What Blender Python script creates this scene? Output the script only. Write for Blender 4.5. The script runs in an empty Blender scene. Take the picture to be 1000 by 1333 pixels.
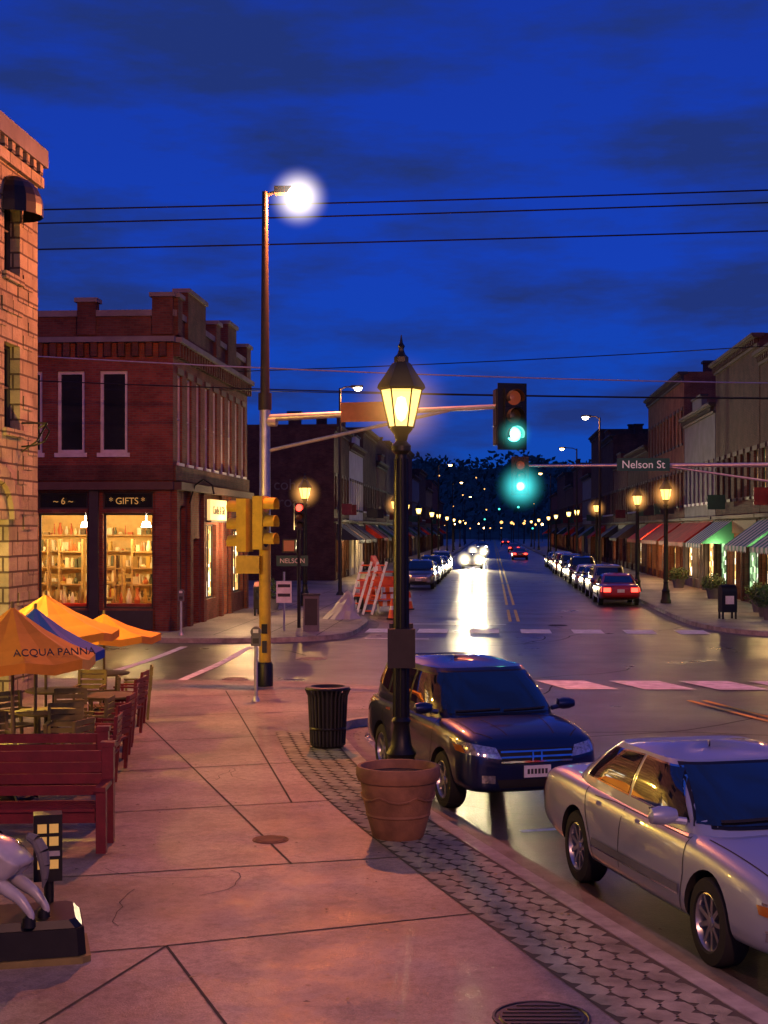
import bpy, math, random
from mathutils import Vector, Matrix
from mathutils.bvhtree import BVHTree
random.seed(7)
sc = bpy.context.scene
COL = sc.collection
sc.view_settings.view_transform = 'Standard'
sc.view_settings.look = 'None'
sc.view_settings.exposure = 0

# ------------------------------------------------------------------ materials
def newmat(name):
    m = bpy.data.materials.new(name); m.use_nodes = True
    nt = m.node_tree
    for n in list(nt.nodes): nt.nodes.remove(n)
    out = nt.nodes.new('ShaderNodeOutputMaterial')
    return m, nt, out

def noise_node(nt, scale, detail=4, vec=None, rough=.6):
    n = nt.nodes.new('ShaderNodeTexNoise'); n.inputs['Scale'].default_value = scale
    n.inputs['Detail'].default_value = detail; n.inputs['Roughness'].default_value = rough
    if vec is None:
        tc = nt.nodes.new('ShaderNodeTexCoord'); vec = tc.outputs['Object']
    nt.links.new(vec, n.inputs['Vector'])
    return n

def ramp(nt, fac, stops):
    r = nt.nodes.new('ShaderNodeValToRGB')
    el = r.color_ramp.elements
    while len(el) < len(stops): el.new(.5)
    for e, (p, c) in zip(el, stops):
        e.position = p; e.color = (c[0], c[1], c[2], 1)
    nt.links.new(fac, r.inputs['Fac'])
    return r

def mult(nt, a, b, f=1.0):
    mx = nt.nodes.new('ShaderNodeMix'); mx.data_type = 'RGBA'; mx.blend_type = 'MULTIPLY'; mx.inputs[0].default_value = f
    nt.links.new(a, mx.inputs[6]); nt.links.new(b, mx.inputs[7]); return mx.outputs[2]

def mat(name, c, rough=.6, metal=0, var=.15, ns=6, bump=0, bs=40, emit=None, es=0, coat=0, spec=.5):
    m, nt, out = newmat(name)
    b = nt.nodes.new('ShaderNodeBsdfPrincipled')
    b.inputs['Base Color'].default_value = (*c, 1)
    b.inputs['Roughness'].default_value = rough
    b.inputs['Metallic'].default_value = metal
    b.inputs['Coat Weight'].default_value = coat
    b.inputs['Coat Roughness'].default_value = .04
    b.inputs['Specular IOR Level'].default_value = spec
    if var > 0:
        n = noise_node(nt, ns)
        lo = [x*(1-var) for x in c]; hi = [min(1, x*(1+var)) for x in c]
        r = ramp(nt, n.outputs['Fac'], [(.3, lo), (.7, hi)])
        nt.links.new(r.outputs['Color'], b.inputs['Base Color'])
    if bump > 0:
        n2 = noise_node(nt, bs, 5)
        bp = nt.nodes.new('ShaderNodeBump'); bp.inputs['Strength'].default_value = bump
        bp.inputs['Distance'].default_value = .02
        nt.links.new(n2.outputs['Fac'], bp.inputs['Height'])
        nt.links.new(bp.outputs['Normal'], b.inputs['Normal'])
    if emit:
        b.inputs['Emission Color'].default_value = (*emit, 1)
        b.inputs['Emission Strength'].default_value = es
    nt.links.new(b.outputs['BSDF'], out.inputs['Surface'])
    return m

def brickmat(name, c1, c2, mortar, bw=.22, bh=.075, ms=.01, bump=.6, grime=.5):
    m, nt, out = newmat(name)
    b = nt.nodes.new('ShaderNodeBsdfPrincipled'); b.inputs['Roughness'].default_value = .9; b.inputs['Specular IOR Level'].default_value = .2
    tc = nt.nodes.new('ShaderNodeTexCoord')
    sp = nt.nodes.new('ShaderNodeSeparateXYZ'); nt.links.new(tc.outputs['Object'], sp.inputs[0])
    ad = nt.nodes.new('ShaderNodeMath'); nt.links.new(sp.outputs[0], ad.inputs[0]); nt.links.new(sp.outputs[1], ad.inputs[1])
    cb = nt.nodes.new('ShaderNodeCombineXYZ'); nt.links.new(ad.outputs[0], cb.inputs[0]); nt.links.new(sp.outputs[2], cb.inputs[1])
    br = nt.nodes.new('ShaderNodeTexBrick'); nt.links.new(cb.outputs[0], br.inputs['Vector'])
    br.inputs['Color1'].default_value = (*c1, 1); br.inputs['Color2'].default_value = (*c2, 1)
    br.inputs['Mortar'].default_value = (*mortar, 1)
    br.inputs['Scale'].default_value = 1; br.inputs['Mortar Size'].default_value = ms
    br.inputs['Mortar Smooth'].default_value = .3
    br.inputs['Brick Width'].default_value = bw; br.inputs['Row Height'].default_value = bh
    n = noise_node(nt, 1.1, 6)
    r = ramp(nt, n.outputs['Fac'], [(.3, [1-grime]*3), (.65, (1, 1, 1))])
    nt.links.new(mult(nt, br.outputs['Color'], r.outputs['Color']), b.inputs['Base Color'])
    n2 = noise_node(nt, 14, 5)
    ad2 = nt.nodes.new('ShaderNodeMath'); ad2.operation = 'MULTIPLY_ADD'; ad2.inputs[1].default_value = -1.0
    nt.links.new(br.outputs['Fac'], ad2.inputs[0]); nt.links.new(n2.outputs['Fac'], ad2.inputs[2])
    bp = nt.nodes.new('ShaderNodeBump'); bp.inputs['Strength'].default_value = bump; bp.inputs['Distance'].default_value = .03
    nt.links.new(ad2.outputs[0], bp.inputs['Height']); nt.links.new(bp.outputs['Normal'], b.inputs['Normal'])
    nt.links.new(b.outputs['BSDF'], out.inputs['Surface'])
    return m

def emat(name, c, s):
    m, nt, out = newmat(name)
    e = nt.nodes.new('ShaderNodeEmission'); e.inputs[0].default_value = (*c, 1); e.inputs[1].default_value = s
    nt.links.new(e.outputs[0], out.inputs[0]); return m

def lampglass(name, c, s, fac=.5):
    m, nt, out = newmat(name)
    e = nt.nodes.new('ShaderNodeEmission'); e.inputs[0].default_value = (*c, 1); e.inputs[1].default_value = s
    t = nt.nodes.new('ShaderNodeBsdfTransparent'); t.inputs[0].default_value = (1, .92, .75, 1)
    mx = nt.nodes.new('ShaderNodeMixShader'); mx.inputs[0].default_value = fac
    nt.links.new(t.outputs[0], mx.inputs[1]); nt.links.new(e.outputs[0], mx.inputs[2]); nt.links.new(mx.outputs[0], out.inputs[0])
    return m

def bloom_mat(name, c, k, R, pw=3):  # emission-only volume that imitates camera bloom
    """camera bloom imitated by a glowing volume around a light: strength falls off from the centre"""
    m, nt, out = newmat(name)
    tc = nt.nodes.new('ShaderNodeTexCoord'); ln = nt.nodes.new('ShaderNodeVectorMath'); ln.operation = 'LENGTH'
    nt.links.new(tc.outputs['Object'], ln.inputs[0])
    mr = nt.nodes.new('ShaderNodeMapRange'); mr.inputs[1].default_value = 0; mr.inputs[2].default_value = R; mr.inputs[3].default_value = 1; mr.inputs[4].default_value = 0
    nt.links.new(ln.outputs['Value'], mr.inputs[0])
    p = nt.nodes.new('ShaderNodeMath'); p.operation = 'POWER'; p.inputs[1].default_value = pw; nt.links.new(mr.outputs[0], p.inputs[0])
    q = nt.nodes.new('ShaderNodeMath'); q.operation = 'MULTIPLY'; q.inputs[1].default_value = k; nt.links.new(p.outputs[0], q.inputs[0])
    e = nt.nodes.new('ShaderNodeEmission'); e.inputs[0].default_value = (*c, 1); nt.links.new(q.outputs[0], e.inputs[1])
    nt.links.new(e.outputs[0], out.inputs['Volume'])
    return m

def clearglass(name):
    m, nt, out = newmat(name)
    g = nt.nodes.new('ShaderNodeBsdfGlossy'); g.inputs['Roughness'].default_value = .02
    t = nt.nodes.new('ShaderNodeBsdfTransparent'); t.inputs[0].default_value = (.93, .95, .93, 1)
    fr = nt.nodes.new('ShaderNodeFresnel'); fr.inputs[0].default_value = 1.35
    mx = nt.nodes.new('ShaderNodeMixShader'); nt.links.new(fr.outputs[0], mx.inputs[0])
    nt.links.new(t.outputs[0], mx.inputs[1]); nt.links.new(g.outputs[0], mx.inputs[2]); nt.links.new(mx.outputs[0], out.inputs[0])
    return m

def litwin(name, c, s, sc1=2.5):  # no room behind: the lit interior is an emissive cell pattern on the pane
    """window glass with a lit, cluttered room painted on as an emissive pattern"""
    m, nt, out = newmat(name)
    tc = nt.nodes.new('ShaderNodeTexCoord')
    mp = nt.nodes.new('ShaderNodeMapping'); mp.inputs['Scale'].default_value = (1, 1, 1.6)
    nt.links.new(tc.outputs['Object'], mp.inputs[0])
    v = nt.nodes.new('ShaderNodeTexVoronoi'); v.distance = 'CHEBYCHEV'; v.inputs['Scale'].default_value = sc1
    nt.links.new(mp.outputs[0], v.inputs['Vector'])
    sp = nt.nodes.new('ShaderNodeSeparateColor'); nt.links.new(v.outputs['Color'], sp.inputs[0])
    r = ramp(nt, sp.outputs[0], [(0, [x*.08 for x in c]), (.45, [x*.35 for x in c]), (.8, c), (1, (1, .9, .7))])
    b = nt.nodes.new('ShaderNodeBsdfPrincipled'); b.inputs['Base Color'].default_value = (.02, .02, .02, 1)
    b.inputs['Roughness'].default_value = .05
    nt.links.new(r.outputs['Color'], b.inputs['Emission Color']); b.inputs['Emission Strength'].default_value = s
    nt.links.new(b.outputs[0], out.inputs[0]); return m

def stripes(name, c1, c2, period, axis=1):
    m, nt, out = newmat(name)
    b = nt.nodes.new('ShaderNodeBsdfPrincipled'); b.inputs['Roughness'].default_value = .8
    tc = nt.nodes.new('ShaderNodeTexCoord'); sp = nt.nodes.new('ShaderNodeSeparateXYZ'); nt.links.new(tc.outputs['Object'], sp.inputs[0])
    a = nt.nodes.new('ShaderNodeMath'); a.operation = 'DIVIDE'; a.inputs[1].default_value = period; nt.links.new(sp.outputs[axis], a.inputs[0])
    f = nt.nodes.new('ShaderNodeMath'); f.operation = 'FRACT'; nt.links.new(a.outputs[0], f.inputs[0])
    g = nt.nodes.new('ShaderNodeMath'); g.operation = 'GREATER_THAN'; g.inputs[1].default_value = .5; nt.links.new(f.outputs[0], g.inputs[0])
    mx = nt.nodes.new('ShaderNodeMix'); mx.data_type = 'RGBA'; nt.links.new(g.outputs[0], mx.inputs[0])
    mx.inputs[6].default_value = (*c1, 1); mx.inputs[7].default_value = (*c2, 1)
    nt.links.new(mx.outputs[2], b.inputs['Base Color']); nt.links.new(b.outputs[0], out.inputs[0]); return m

def ground_mat(name, c, kind):
    m, nt, out = newmat(name)
    b = nt.nodes.new('ShaderNodeBsdfPrincipled')
    n1 = noise_node(nt, .35, 6, rough=.65); n2 = noise_node(nt, 45 if kind == 'asphalt' else 70, 3); n3 = noise_node(nt, 1.6, 9, rough=.72); n5 = noise_node(nt, 11, 6, rough=.75)
    if kind == 'asphalt':
        r1 = ramp(nt, n1.outputs['Fac'], [(.3, [x*.6 for x in c]), (.7, [x*1.45 for x in c])])
        r3 = ramp(nt, n3.outputs['Fac'], [(.35, (.55, .55, .55)), (.55, (1, 1, 1)), (.75, (1.0, .95, .9))])
        rr = ramp(nt, n1.outputs['Fac'], [(.3, (.25,)*3), (.7, (.42,)*3)])
        bs = .4
    else:
        r1 = ramp(nt, n1.outputs['Fac'], [(.36, [x*.5 for x in c]), (.62, [x*1.15 for x in c])])
        r3 = ramp(nt, n3.outputs['Fac'], [(.3, (.38, .36, .36)), (.47, (.82, .82, .82)), (.75, (1, 1, 1))])
        rr = ramp(nt, n3.outputs['Fac'], [(.3, (.36,)*3), (.7, (.68,)*3)])
        bs = .35
    last = mult(nt, r1.outputs[0], r3.outputs[0])
    r2 = ramp(nt, n2.outputs['Fac'], [(.3, (.6,)*3), (.7, (1.0,)*3)])
    last = mult(nt, last, r2.outputs[0])
    r5 = ramp(nt, n5.outputs['Fac'], [(.32, (.58,)*3), (.56, (1.0,)*3)])
    last = mult(nt, last, r5.outputs[0])
    if kind == 'concrete':
        v = nt.nodes.new('ShaderNodeTexVoronoi'); v.inputs['Scale'].default_value = 2.3; tc = nt.nodes.new('ShaderNodeTexCoord'); nt.links.new(tc.outputs['Object'], v.inputs['Vector'])
        r4 = ramp(nt, v.outputs['Distance'], [(.035, (.4,)*3), (.06, (1,)*3)])
        last = mult(nt, last, r4.outputs[0], .8)
    nt.links.new(last, b.inputs['Base Color'])
    nt.links.new(rr.outputs[0], b.inputs['Roughness'])
    bp = nt.nodes.new('ShaderNodeBump'); bp.inputs['Strength'].default_value = bs; bp.inputs['Distance'].default_value = .01
    nt.links.new(n2.outputs['Fac'], bp.inputs['Height']); nt.links.new(bp.outputs['Normal'], b.inputs['Normal'])
    nt.links.new(b.outputs[0], out.inputs[0]); return m

M = {}
M['asphalt'] = ground_mat('asphalt', (.078, .06, .06), 'asphalt')
M['asphalt_patch'] = ground_mat('asphalt_patch', (.042, .036, .036), 'asphalt')
M['concrete'] = ground_mat('concrete', (.45, .38, .35), 'concrete')
M['kerb'] = mat('kerb', (.3, .28, .26), .8, var=.4, ns=3, bump=.3)
M['gutter'] = mat('gutter', (.16, .15, .14), .7, var=.45, ns=1.7, bump=.3)
M['joint'] = mat('joint', (.04, .036, .03), .9)
M['paver_joint'] = mat('paver_joint', (.06, .055, .045), .9)
M['dirt'] = mat('dirt', (.05, .05, .035), .95, ns=.1)
M['white_paint'] = mat('white_paint', (.8, .8, .8), .6, var=.35, ns=3)
M['yellow_paint'] = mat('yellow_paint', (.75, .45, .06), .6, var=.3, ns=3)
M['paver'] = mat('paver', (.25, .24, .19), .8, var=.45, ns=2.9, bump=.4)
M['brick_red'] = brickmat('brick_red', (.19, .05, .042), (.26, .08, .055), (.16, .12, .1))
M['brick_dark'] = brickmat('brick_dark', (.1, .042, .035), (.15, .06, .045), (.1, .08, .07))
M['brick_tan'] = brickmat('brick_tan', (.24, .14, .09), (.29, .18, .11), (.22, .18, .15))
M['brick_orange'] = brickmat('brick_orange', (.22, .07, .04), (.27, .1, .055), (.2, .15, .12))
M['stone'] = brickmat('stone', (.32, .29, .21), (.46, .42, .32), (.12, .1, .09), bw=.62, bh=.29, ms=.022, bump=1.0, grime=.5)
M['stucco_white'] = mat('stucco_white', (.5, .5, .49), .85, bump=.2, ns=1)
M['stucco_grey'] = mat('stucco_grey', (.14, .14, .16), .85, bump=.2, ns=1, var=.3)
M['trim_dark'] = mat('trim_dark', (.035, .035, .04), .7, ns=3)
M['trim_brown'] = mat('trim_brown', (.08, .05, .045), .8, ns=3, bump=.2)
M['trim_white'] = mat('trim_white', (.5, .5, .53), .6, ns=4)
M['trim_green'] = mat('trim_green', (.025, .1, .07), .6, ns=4)
M['roof'] = mat('roof', (.05, .05, .05), .9)
M['glass_dark'] = mat('glass_dark', (.012, .015, .02), .06, var=.3, ns=1, spec=.8)
M['glass'] = clearglass('glass')
M['lit_warm'] = litwin('lit_warm', (1, .55, .16), 3.4)
M['lit_dim'] = litwin('lit_dim', (.95, .42, .1), 1.5)
M['lit_white'] = litwin('lit_white', (1, .85, .55), 2.6)
M['lit_green'] = litwin('lit_green', (.45, .75, .35), 2.0)
M['black_metal'] = mat('black_metal', (.012, .012, .013), .4, metal=.3, var=.3)
M['bronze'] = mat('bronze', (.04, .032, .028), .5, metal=.4)
M['steel'] = mat('steel', (.5, .5, .54), .38, metal=.7)
M['yellow_pole'] = mat('yellow_pole', (.6, .4, .03), .55, ns=3, var=.25)
M['signal_yellow'] = mat('signal_yellow', (.6, .42, .03), .5)
M['red_wood'] = mat('red_wood', (.17, .012, .02), .5, ns=4, bump=.2, var=.3)
M['olive_wood'] = mat('olive_wood', (.2, .16, .05), .6, ns=4, var=.3)
M['terracotta'] = mat('terracotta', (.26, .12, .06), .75, ns=3, var=.4, bump=.25)
M['soil'] = mat('soil', (.03, .02, .015), .95, bump=.5)
M['leaf'] = mat('leaf', (.05, .09, .03), .7, var=.5, ns=8)
M['leaf_dark'] = mat('leaf_dark', (.05, .1, .075), .8, var=.6, ns=.12)
M['aw_red'] = mat('aw_red', (.5, .025, .012), .8, ns=2, var=.3)
M['aw_stripe'] = stripes('aw_stripe', (.02, .2, .14), (.55, .6, .52), .9)
M['umb_orange'] = mat('umb_orange', (.8, .31, .02), .75, ns=2, var=.15)
M['umb_blue'] = mat('umb_blue', (.015, .08, .42), .75, ns=2)
M['white_plastic'] = mat('white_plastic', (.7, .7, .7), .5)
M['orange_paint'] = mat('orange_paint', (.75, .1, .02), .45)
M['stripe_or'] = stripes('stripe_or', (.7, .7, .7), (.75, .13, .02), .4, 0)
M['rubber'] = mat('rubber', (.012, .012, .012), .8)
M['alloy'] = mat('alloy', (.5, .5, .53), .3, metal=.9, var=.05)
M['chrome'] = mat('chrome', (.8, .8, .82), .1, metal=1, var=0)
M['carglass'] = mat('carglass', (.008, .01, .016), .03, var=0, spec=.9, coat=1)
M['headlamp'] = mat('headlamp', (.55, .55, .55), .12, metal=.7, coat=1, var=.5, ns=25)
M['amber'] = mat('amber', (.4, .12, .01), .2, coat=1, var=0)
M['redlens'] = mat('redlens', (.35, .01, .01), .2, coat=1, var=0)
M['redlit'] = emat('redlit', (1, .05, .03), 6)
M['headlit'] = emat('headlit', (1, .88, .6), 350)
M['green_on'] = emat('green_on', (.12, 1, .72), 7)
M['green_core'] = emat('green_core', (.6, 1, .95), 7)
M['red_dim'] = mat('red_dim', (.2, .03, .02), .3, emit=(1, .2, .08), es=.12)
M['amber_dim'] = mat('amber_dim', (.1, .06, .02), .3)
M['lantern_glass'] = lampglass('lantern_glass', (1, .62, .15), 3.4, .6)
M['globe_glass'] = lampglass('globe_glass', (1, .88, .62), 6, .6)
M['lamp_on'] = emat('lamp_on', (1, .56, .18), 22)
M['lamp_far'] = emat('lamp_far', (1, .45, .12), 3)
M['green_far'] = emat('green_far', (.1, 1, .8), 2)
M['lamp_white'] = emat('lamp_white', (1, .85, .6), 25)
M['sign_green'] = mat('sign_green', (.01, .09, .06), .5, var=.1)
M['sign_white'] = mat('sign_white', (.75, .75, .72), .5, var=.05, emit=(.7, .9, .85), es=.12)
M['sign_lit'] = mat('sign_lit', (.7, .6, .3), .5, emit=(1, .7, .25), es=.9)
M['gold'] = mat('gold', (.6, .4, .1), .5, emit=(1, .6, .15), es=.25)

# ------------------------------------------------------------------ mesh builder
class MB:
    def __init__(s): s.v = []; s.f = []; s.mi = []; s.mats = []
    def m(s, k):
        mm = M[k] if isinstance(k, str) else k
        if mm not in s.mats: s.mats.append(mm)
        return s.mats.index(mm)
    def face(s, pts, k):
        b = len(s.v); s.v += [tuple(p) for p in pts]; s.f.append(tuple(range(b, b+len(pts)))); s.mi.append(s.m(k))
    def hexa(s, P, k):
        b = len(s.v); s.v += [tuple(p) for p in P]
        i = s.m(k)
        for q in ((0, 3, 2, 1), (4, 5, 6, 7), (0, 1, 5, 4), (1, 2, 6, 5), (2, 3, 7, 6), (3, 0, 4, 7)):
            s.f.append(tuple(b+j for j in q)); s.mi.append(i)
    def box(s, x0, x1, y0, y1, z0, z1, k):
        s.hexa([(x0, y0, z0), (x1, y0, z0), (x1, y1, z0), (x0, y1, z0), (x0, y0, z1), (x1, y0, z1), (x1, y1, z1), (x0, y1, z1)], k)
    def obox(s, c, size, rot, k):
        R = Matrix.Rotation(rot[2], 3, 'Z') @ Matrix.Rotation(rot[1], 3, 'Y') @ Matrix.Rotation(rot[0], 3, 'X')
        c = Vector(c); a, b, d = [x/2 for x in size]
        s.hexa([c+R@Vector(p) for p in ((-a, -b, -d), (a, -b, -d), (a, b, -d), (-a, b, -d), (-a, -b, d), (a, -b, d), (a, b, d), (-a, b, d))], k)
    def cyl(s, p0, p1, r0, r1=None, n=12, k='steel', caps=True):
        if r1 is None: r1 = r0
        p0 = Vector(p0); p1 = Vector(p1); d = (p1-p0).normalized()
        a = d.orthogonal().normalized(); b = d.cross(a)
        base = len(s.v)
        for p, r in ((p0, r0), (p1, r1)):
            for i in range(n):
                t = 2*math.pi*i/n
                s.v.append(tuple(p+(a*math.cos(t)+b*math.sin(t))*r))
        i0 = s.m(k)
        for i in range(n):
            j = (i+1) % n
            s.f.append((base+i, base+j, base+n+j, base+n+i)); s.mi.append(i0)
        if caps:
            s.f.append(tuple(base+i for i in reversed(range(n)))); s.mi.append(i0)
            s.f.append(tuple(base+n+i for i in range(n))); s.mi.append(i0)
    def lathe(s, prof, n=20, k='steel', o=(0, 0, 0), R=None, ph=0):
        base = len(s.v); o = Vector(o); i0 = s.m(k)
        for (r, z) in prof:
            for i in range(n):
                t = 2*math.pi*i/n+ph
                p = Vector((r*math.cos(t), r*math.sin(t), z))
                if R: p = R@p
                s.v.append(tuple(p+o))
        for a in range(len(prof)-1):
            for i in range(n):
                j = (i+1) % n
                s.f.append((base+a*n+i, base+a*n+j, base+(a+1)*n+j, base+(a+1)*n+i)); s.mi.append(i0)
    def tube(s, pts, r, k, n=6):
        for a, b in zip(pts[:-1], pts[1:]): s.cyl(a, b, r, r, n, k, caps=False)
    def mesh(s, name):
        me = bpy.data.meshes.new(name); me.from_pydata(s.v, [], s.f)
        for mm in s.mats: me.materials.append(mm)
        me.polygons.foreach_set('material_index', s.mi)
        me.polygons.foreach_set('use_smooth', [True]*len(s.f))
        me.update(); me.set_sharp_from_angle(angle=math.radians(35))
        return me

def link(name, data, parent=None):
    o = bpy.data.objects.new(name, data); COL.objects.link(o)
    if parent: o.parent = parent
    return o
def empty(name, loc=(0, 0, 0), rz=0):
    e = bpy.data.objects.new(name, None); COL.objects.link(e); e.location = loc; e.rotation_euler = (0, 0, rz)
    e.empty_display_size = .2
    return e
def build(mb, name, parent=None, loc=None, rz=None):
    o = link(name, mb.mesh(name), parent)
    if loc is not None: o.location = loc
    if rz is not None: o.rotation_euler = (0, 0, rz)
    return o
def text(body, size, parent, loc, rot, k, name='lettering', ext=.004, align='CENTER'):
    cu = bpy.data.curves.new(name, 'FONT'); cu.body = body; cu.size = size; cu.extrude = ext
    cu.align_x = align; cu.align_y = 'CENTER'; cu.materials.append(M[k] if isinstance(k, str) else k)
    o = link(name, cu, parent); o.location = loc; o.rotation_euler = rot; return o
def point(parent, loc, power, color, rad=.1, name='bulb'):
    l = bpy.data.lights.new(name, 'POINT'); l.energy = power; l.color = color; l.shadow_soft_size = rad
    o = link(name, l, parent); o.location = loc; return o
def bloom_ball(parent, loc, mm, R):  # added glowing sphere, stands in for bloom around a light
    mb = MB(); mb.lathe([(R*math.sin(math.pi*i/10)+1e-4, -R*math.cos(math.pi*i/10)) for i in range(11)], 16, mm)
    return build(mb, 'bloom_volume', parent, loc=loc)

ANG = math.atan(.0737); SI = math.sin(ANG); CO = math.cos(ANG)
def W(s, t, z=0): return Vector((4.5+s*CO+t*SI, 50-s*SI+t*CO, z))
RB = -ANG
SOD = (1, .36, .11)
WARM = (1, .58, .24)

# ------------------------------------------------------------------ ground, roads, pavements
g = MB(); g.face([(-2500, -600, -.03), (2500, -600, -.03), (2500, 3500, -.03), (-2500, 3500, -.03)], 'dirt'); build(g, 'ground')
g = MB(); g.face([(-90, -30, 0), (110, -30, 0), (110, 60, 0), (-90, 60, 0)], 'asphalt')
g.face([W(-9, 9.5, .004), W(9, 9.5, .004), W(9, 520, .004), W(-9, 520, .004)], 'asphalt')
for P in ([(4.2, 36), (8.8, 36.6), (8.3, 41), (4.0, 40.4)], [(-8, 36.5), (-4.8, 36.2), (-4.7, 38.2), (-8.2, 38.6)], [(3.2, 20.5), (4.6, 20.7), (3.9, 25), (2.6, 24.8)]):
    g.face([(x, y, .0045) for x, y in P], 'asphalt_patch')
for P in ([W(-3.5, 6, .0085), W(-1.5, 6, .0085), W(-1.5, 22, .0085), W(-3.5, 22, .0085)], [W(1, 26, .0085), W(3.2, 26, .0085), W(3.2, 33, .0085), W(1, 33, .0085)]):
    g.face(P, 'asphalt_patch')
rnd = random.Random(12)
for c in range(26):      # tar-sealed cracks
    x = rnd.uniform(-3, 12); y = rnd.uniform(15, 58); a = rnd.choice([0, 0, 1.5])+rnd.uniform(-.3, .3)
    for i in range(rnd.randint(5, 14)):
        a += rnd.uniform(-.4, .4); x2 = x+math.cos(a)*.5; y2 = y+math.sin(a)*.5; n = Vector((-math.sin(a), math.cos(a)))*.02
        g.face([(x-n.x, y-n.y, .0065), (x2-n.x, y2-n.y, .0065), (x2+n.x, y2+n.y, .0065), (x+n.x, y+n.y, .0065)], 'rubber'); x, y = x2, y2
build(g, 'road')

def strip(mb, pts, w, z, k):
    P = [Vector((p[0], p[1])) for p in pts]; L = []
    for i, p in enumerate(P):
        a = P[max(0, i-1)]; b = P[min(len(P)-1, i+1)]; d = (b-a).normalized()
        L.append(p+Vector((-d.y, d.x))*w)
    for i in range(len(P)-1):
        mb.face([(P[i].x, P[i].y, z), (P[i+1].x, P[i+1].y, z), (L[i+1].x, L[i+1].y, z), (L[i].x, L[i].y, z)], k)
def slab(name, pts, k='concrete', h=.15, kerbpts=None):
    mb = MB(); n = len(pts)
    mb.face([(p[0], p[1], h) for p in pts], k)
    for i in range(n):
        a = pts[i]; b = pts[(i+1) % n]
        mb.face([(a[0], a[1], -.02), (b[0], b[1], -.02), (b[0], b[1], h), (a[0], a[1], h)], 'kerb')
    if kerbpts:
        strip(mb, kerbpts, .17, h+.004, 'kerb'); strip(mb, kerbpts, -.42, .0105, 'gutter')
    return build(mb, name)
def smoothpts(pts, it=2):
    for _ in range(it):
        q = [pts[0]]
        for a, b in zip(pts[:-1], pts[1:]):
            q.append((a[0]*.75+b[0]*.25, a[1]*.75+b[1]*.25)); q.append((a[0]*.25+b[0]*.75, a[1]*.25+b[1]*.75))
        q.append(pts[-1]); pts = q
    return pts
curbA = smoothpts([(8.36, -10), (2.58, 9.8), (.76, 16.04), (-.15, 19.8), (-.62, 22.9), (-.78, 24.2), (-.55, 25.1), (.15, 25.4), (.6, 26.1), (.7, 28), (.3, 29.9), (-.8, 31), (-2.5, 31.4), (-6, 31.8), (-12, 32.3)]) + [(-60, 36)]
slab('pavement', curbA+[(-60, -10)], kerbpts=curbA)
c2 = [tuple(W(s, t).xy) for s, t in smoothpts([(-80, -7), (-9, -7), (-7.4, -6.7), (-6, -5.8), (-5.3, -4.4), (-5.2, -2.5), (-5.2, 3), (-6.15, 6), (-6.15, 20)])]+[tuple(W(-6.15, 500).xy)]
slab('pavement', c2+[tuple(W(-80, 500).xy)], kerbpts=c2)
c3 = [tuple(W(6.15, 500).xy)]+[tuple(W(s, t).xy) for s, t in smoothpts([(6.15, 20), (6.15, 4), (6.4, 1), (7, -1.5), (8.3, -3.5), (11, -4.5), (80, -4.5)])]
slab('pavement', c3+[tuple(W(80, 500).xy)], kerbpts=c3)
c4 = smoothpts([(80, 24), (15, 28.5), (13, 28), (12.5, 26), (13.5, 16), (21, -10)])
slab('pavement', c4+[(80, -10)], kerbpts=c4)

j = MB()
def jl(x0, y0, x1, y1, w=.024, z=.154):
    d = (Vector((x1, y1))-Vector((x0, y0))).normalized(); n = Vector((-d.y, d.x))*w/2
    j.face([(x0-n.x, y0-n.y, z), (x1-n.x, y1-n.y, z), (x1+n.x, y1+n.y, z), (x0+n.x, y0+n.y, z)], 'joint')
for x0, y0, x1, y1 in [(-1.7, 11.4, -2.35, 9.3), (-1.7, 11.4, -.9, 9.2), (-2.5, 11.15, -1.7, 11.4), (-1.7, 11.4, .98, 12.45), (-3.6, 13.5, .55, 14.6), (-.9, 14.2, -2.6, 19.9), (-3.4, 16.7, .1, 17.75), (-4, 19.5, -.62, 20.6), (-4, 22.3, -1, 23.3), (-4.5, 25.3, .3, 26.6), (-5, 28.3, .5, 29.4), (-2.6, 19.9, -4.8, 27.2), (-1.1, 17.4, -3.2, 29.5), (-5.2, 10.4, -2.5, 11.15), (.98, 12.45, 1.9, 9.4), (.98, 12.45, .2, 15.2)]:
    jl(x0, y0, x1, y1)
rnd = random.Random(4)
for c in range(12):
    x = rnd.uniform(-3, .5); y = rnd.uniform(10, 29); a = rnd.uniform(0, 6.3)
    for i in range(rnd.randint(6, 16)):
        a += rnd.uniform(-.5, .5); x2 = x+math.cos(a)*.16; y2 = y+math.sin(a)*.16; jl(x, y, x2, y2, .007); x, y = x2, y2
for k_ in range(3):
    for a, b in ((W(-10.9, -6+k_*2.2, 0), W(-5.6, -5.8+k_*2.2, 0)), (W(-9.4+k_*1.6, -5.5, 0), W(-9.4+k_*1.6, 30, 0)), (W(7.2, 2+k_*3, 0), W(10.5, 2+k_*3, 0))): jl(a.x, a.y, b.x, b.y, .03)
build(j, 'paving_joints')
lf = MB(); rnd = random.Random(21)
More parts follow.
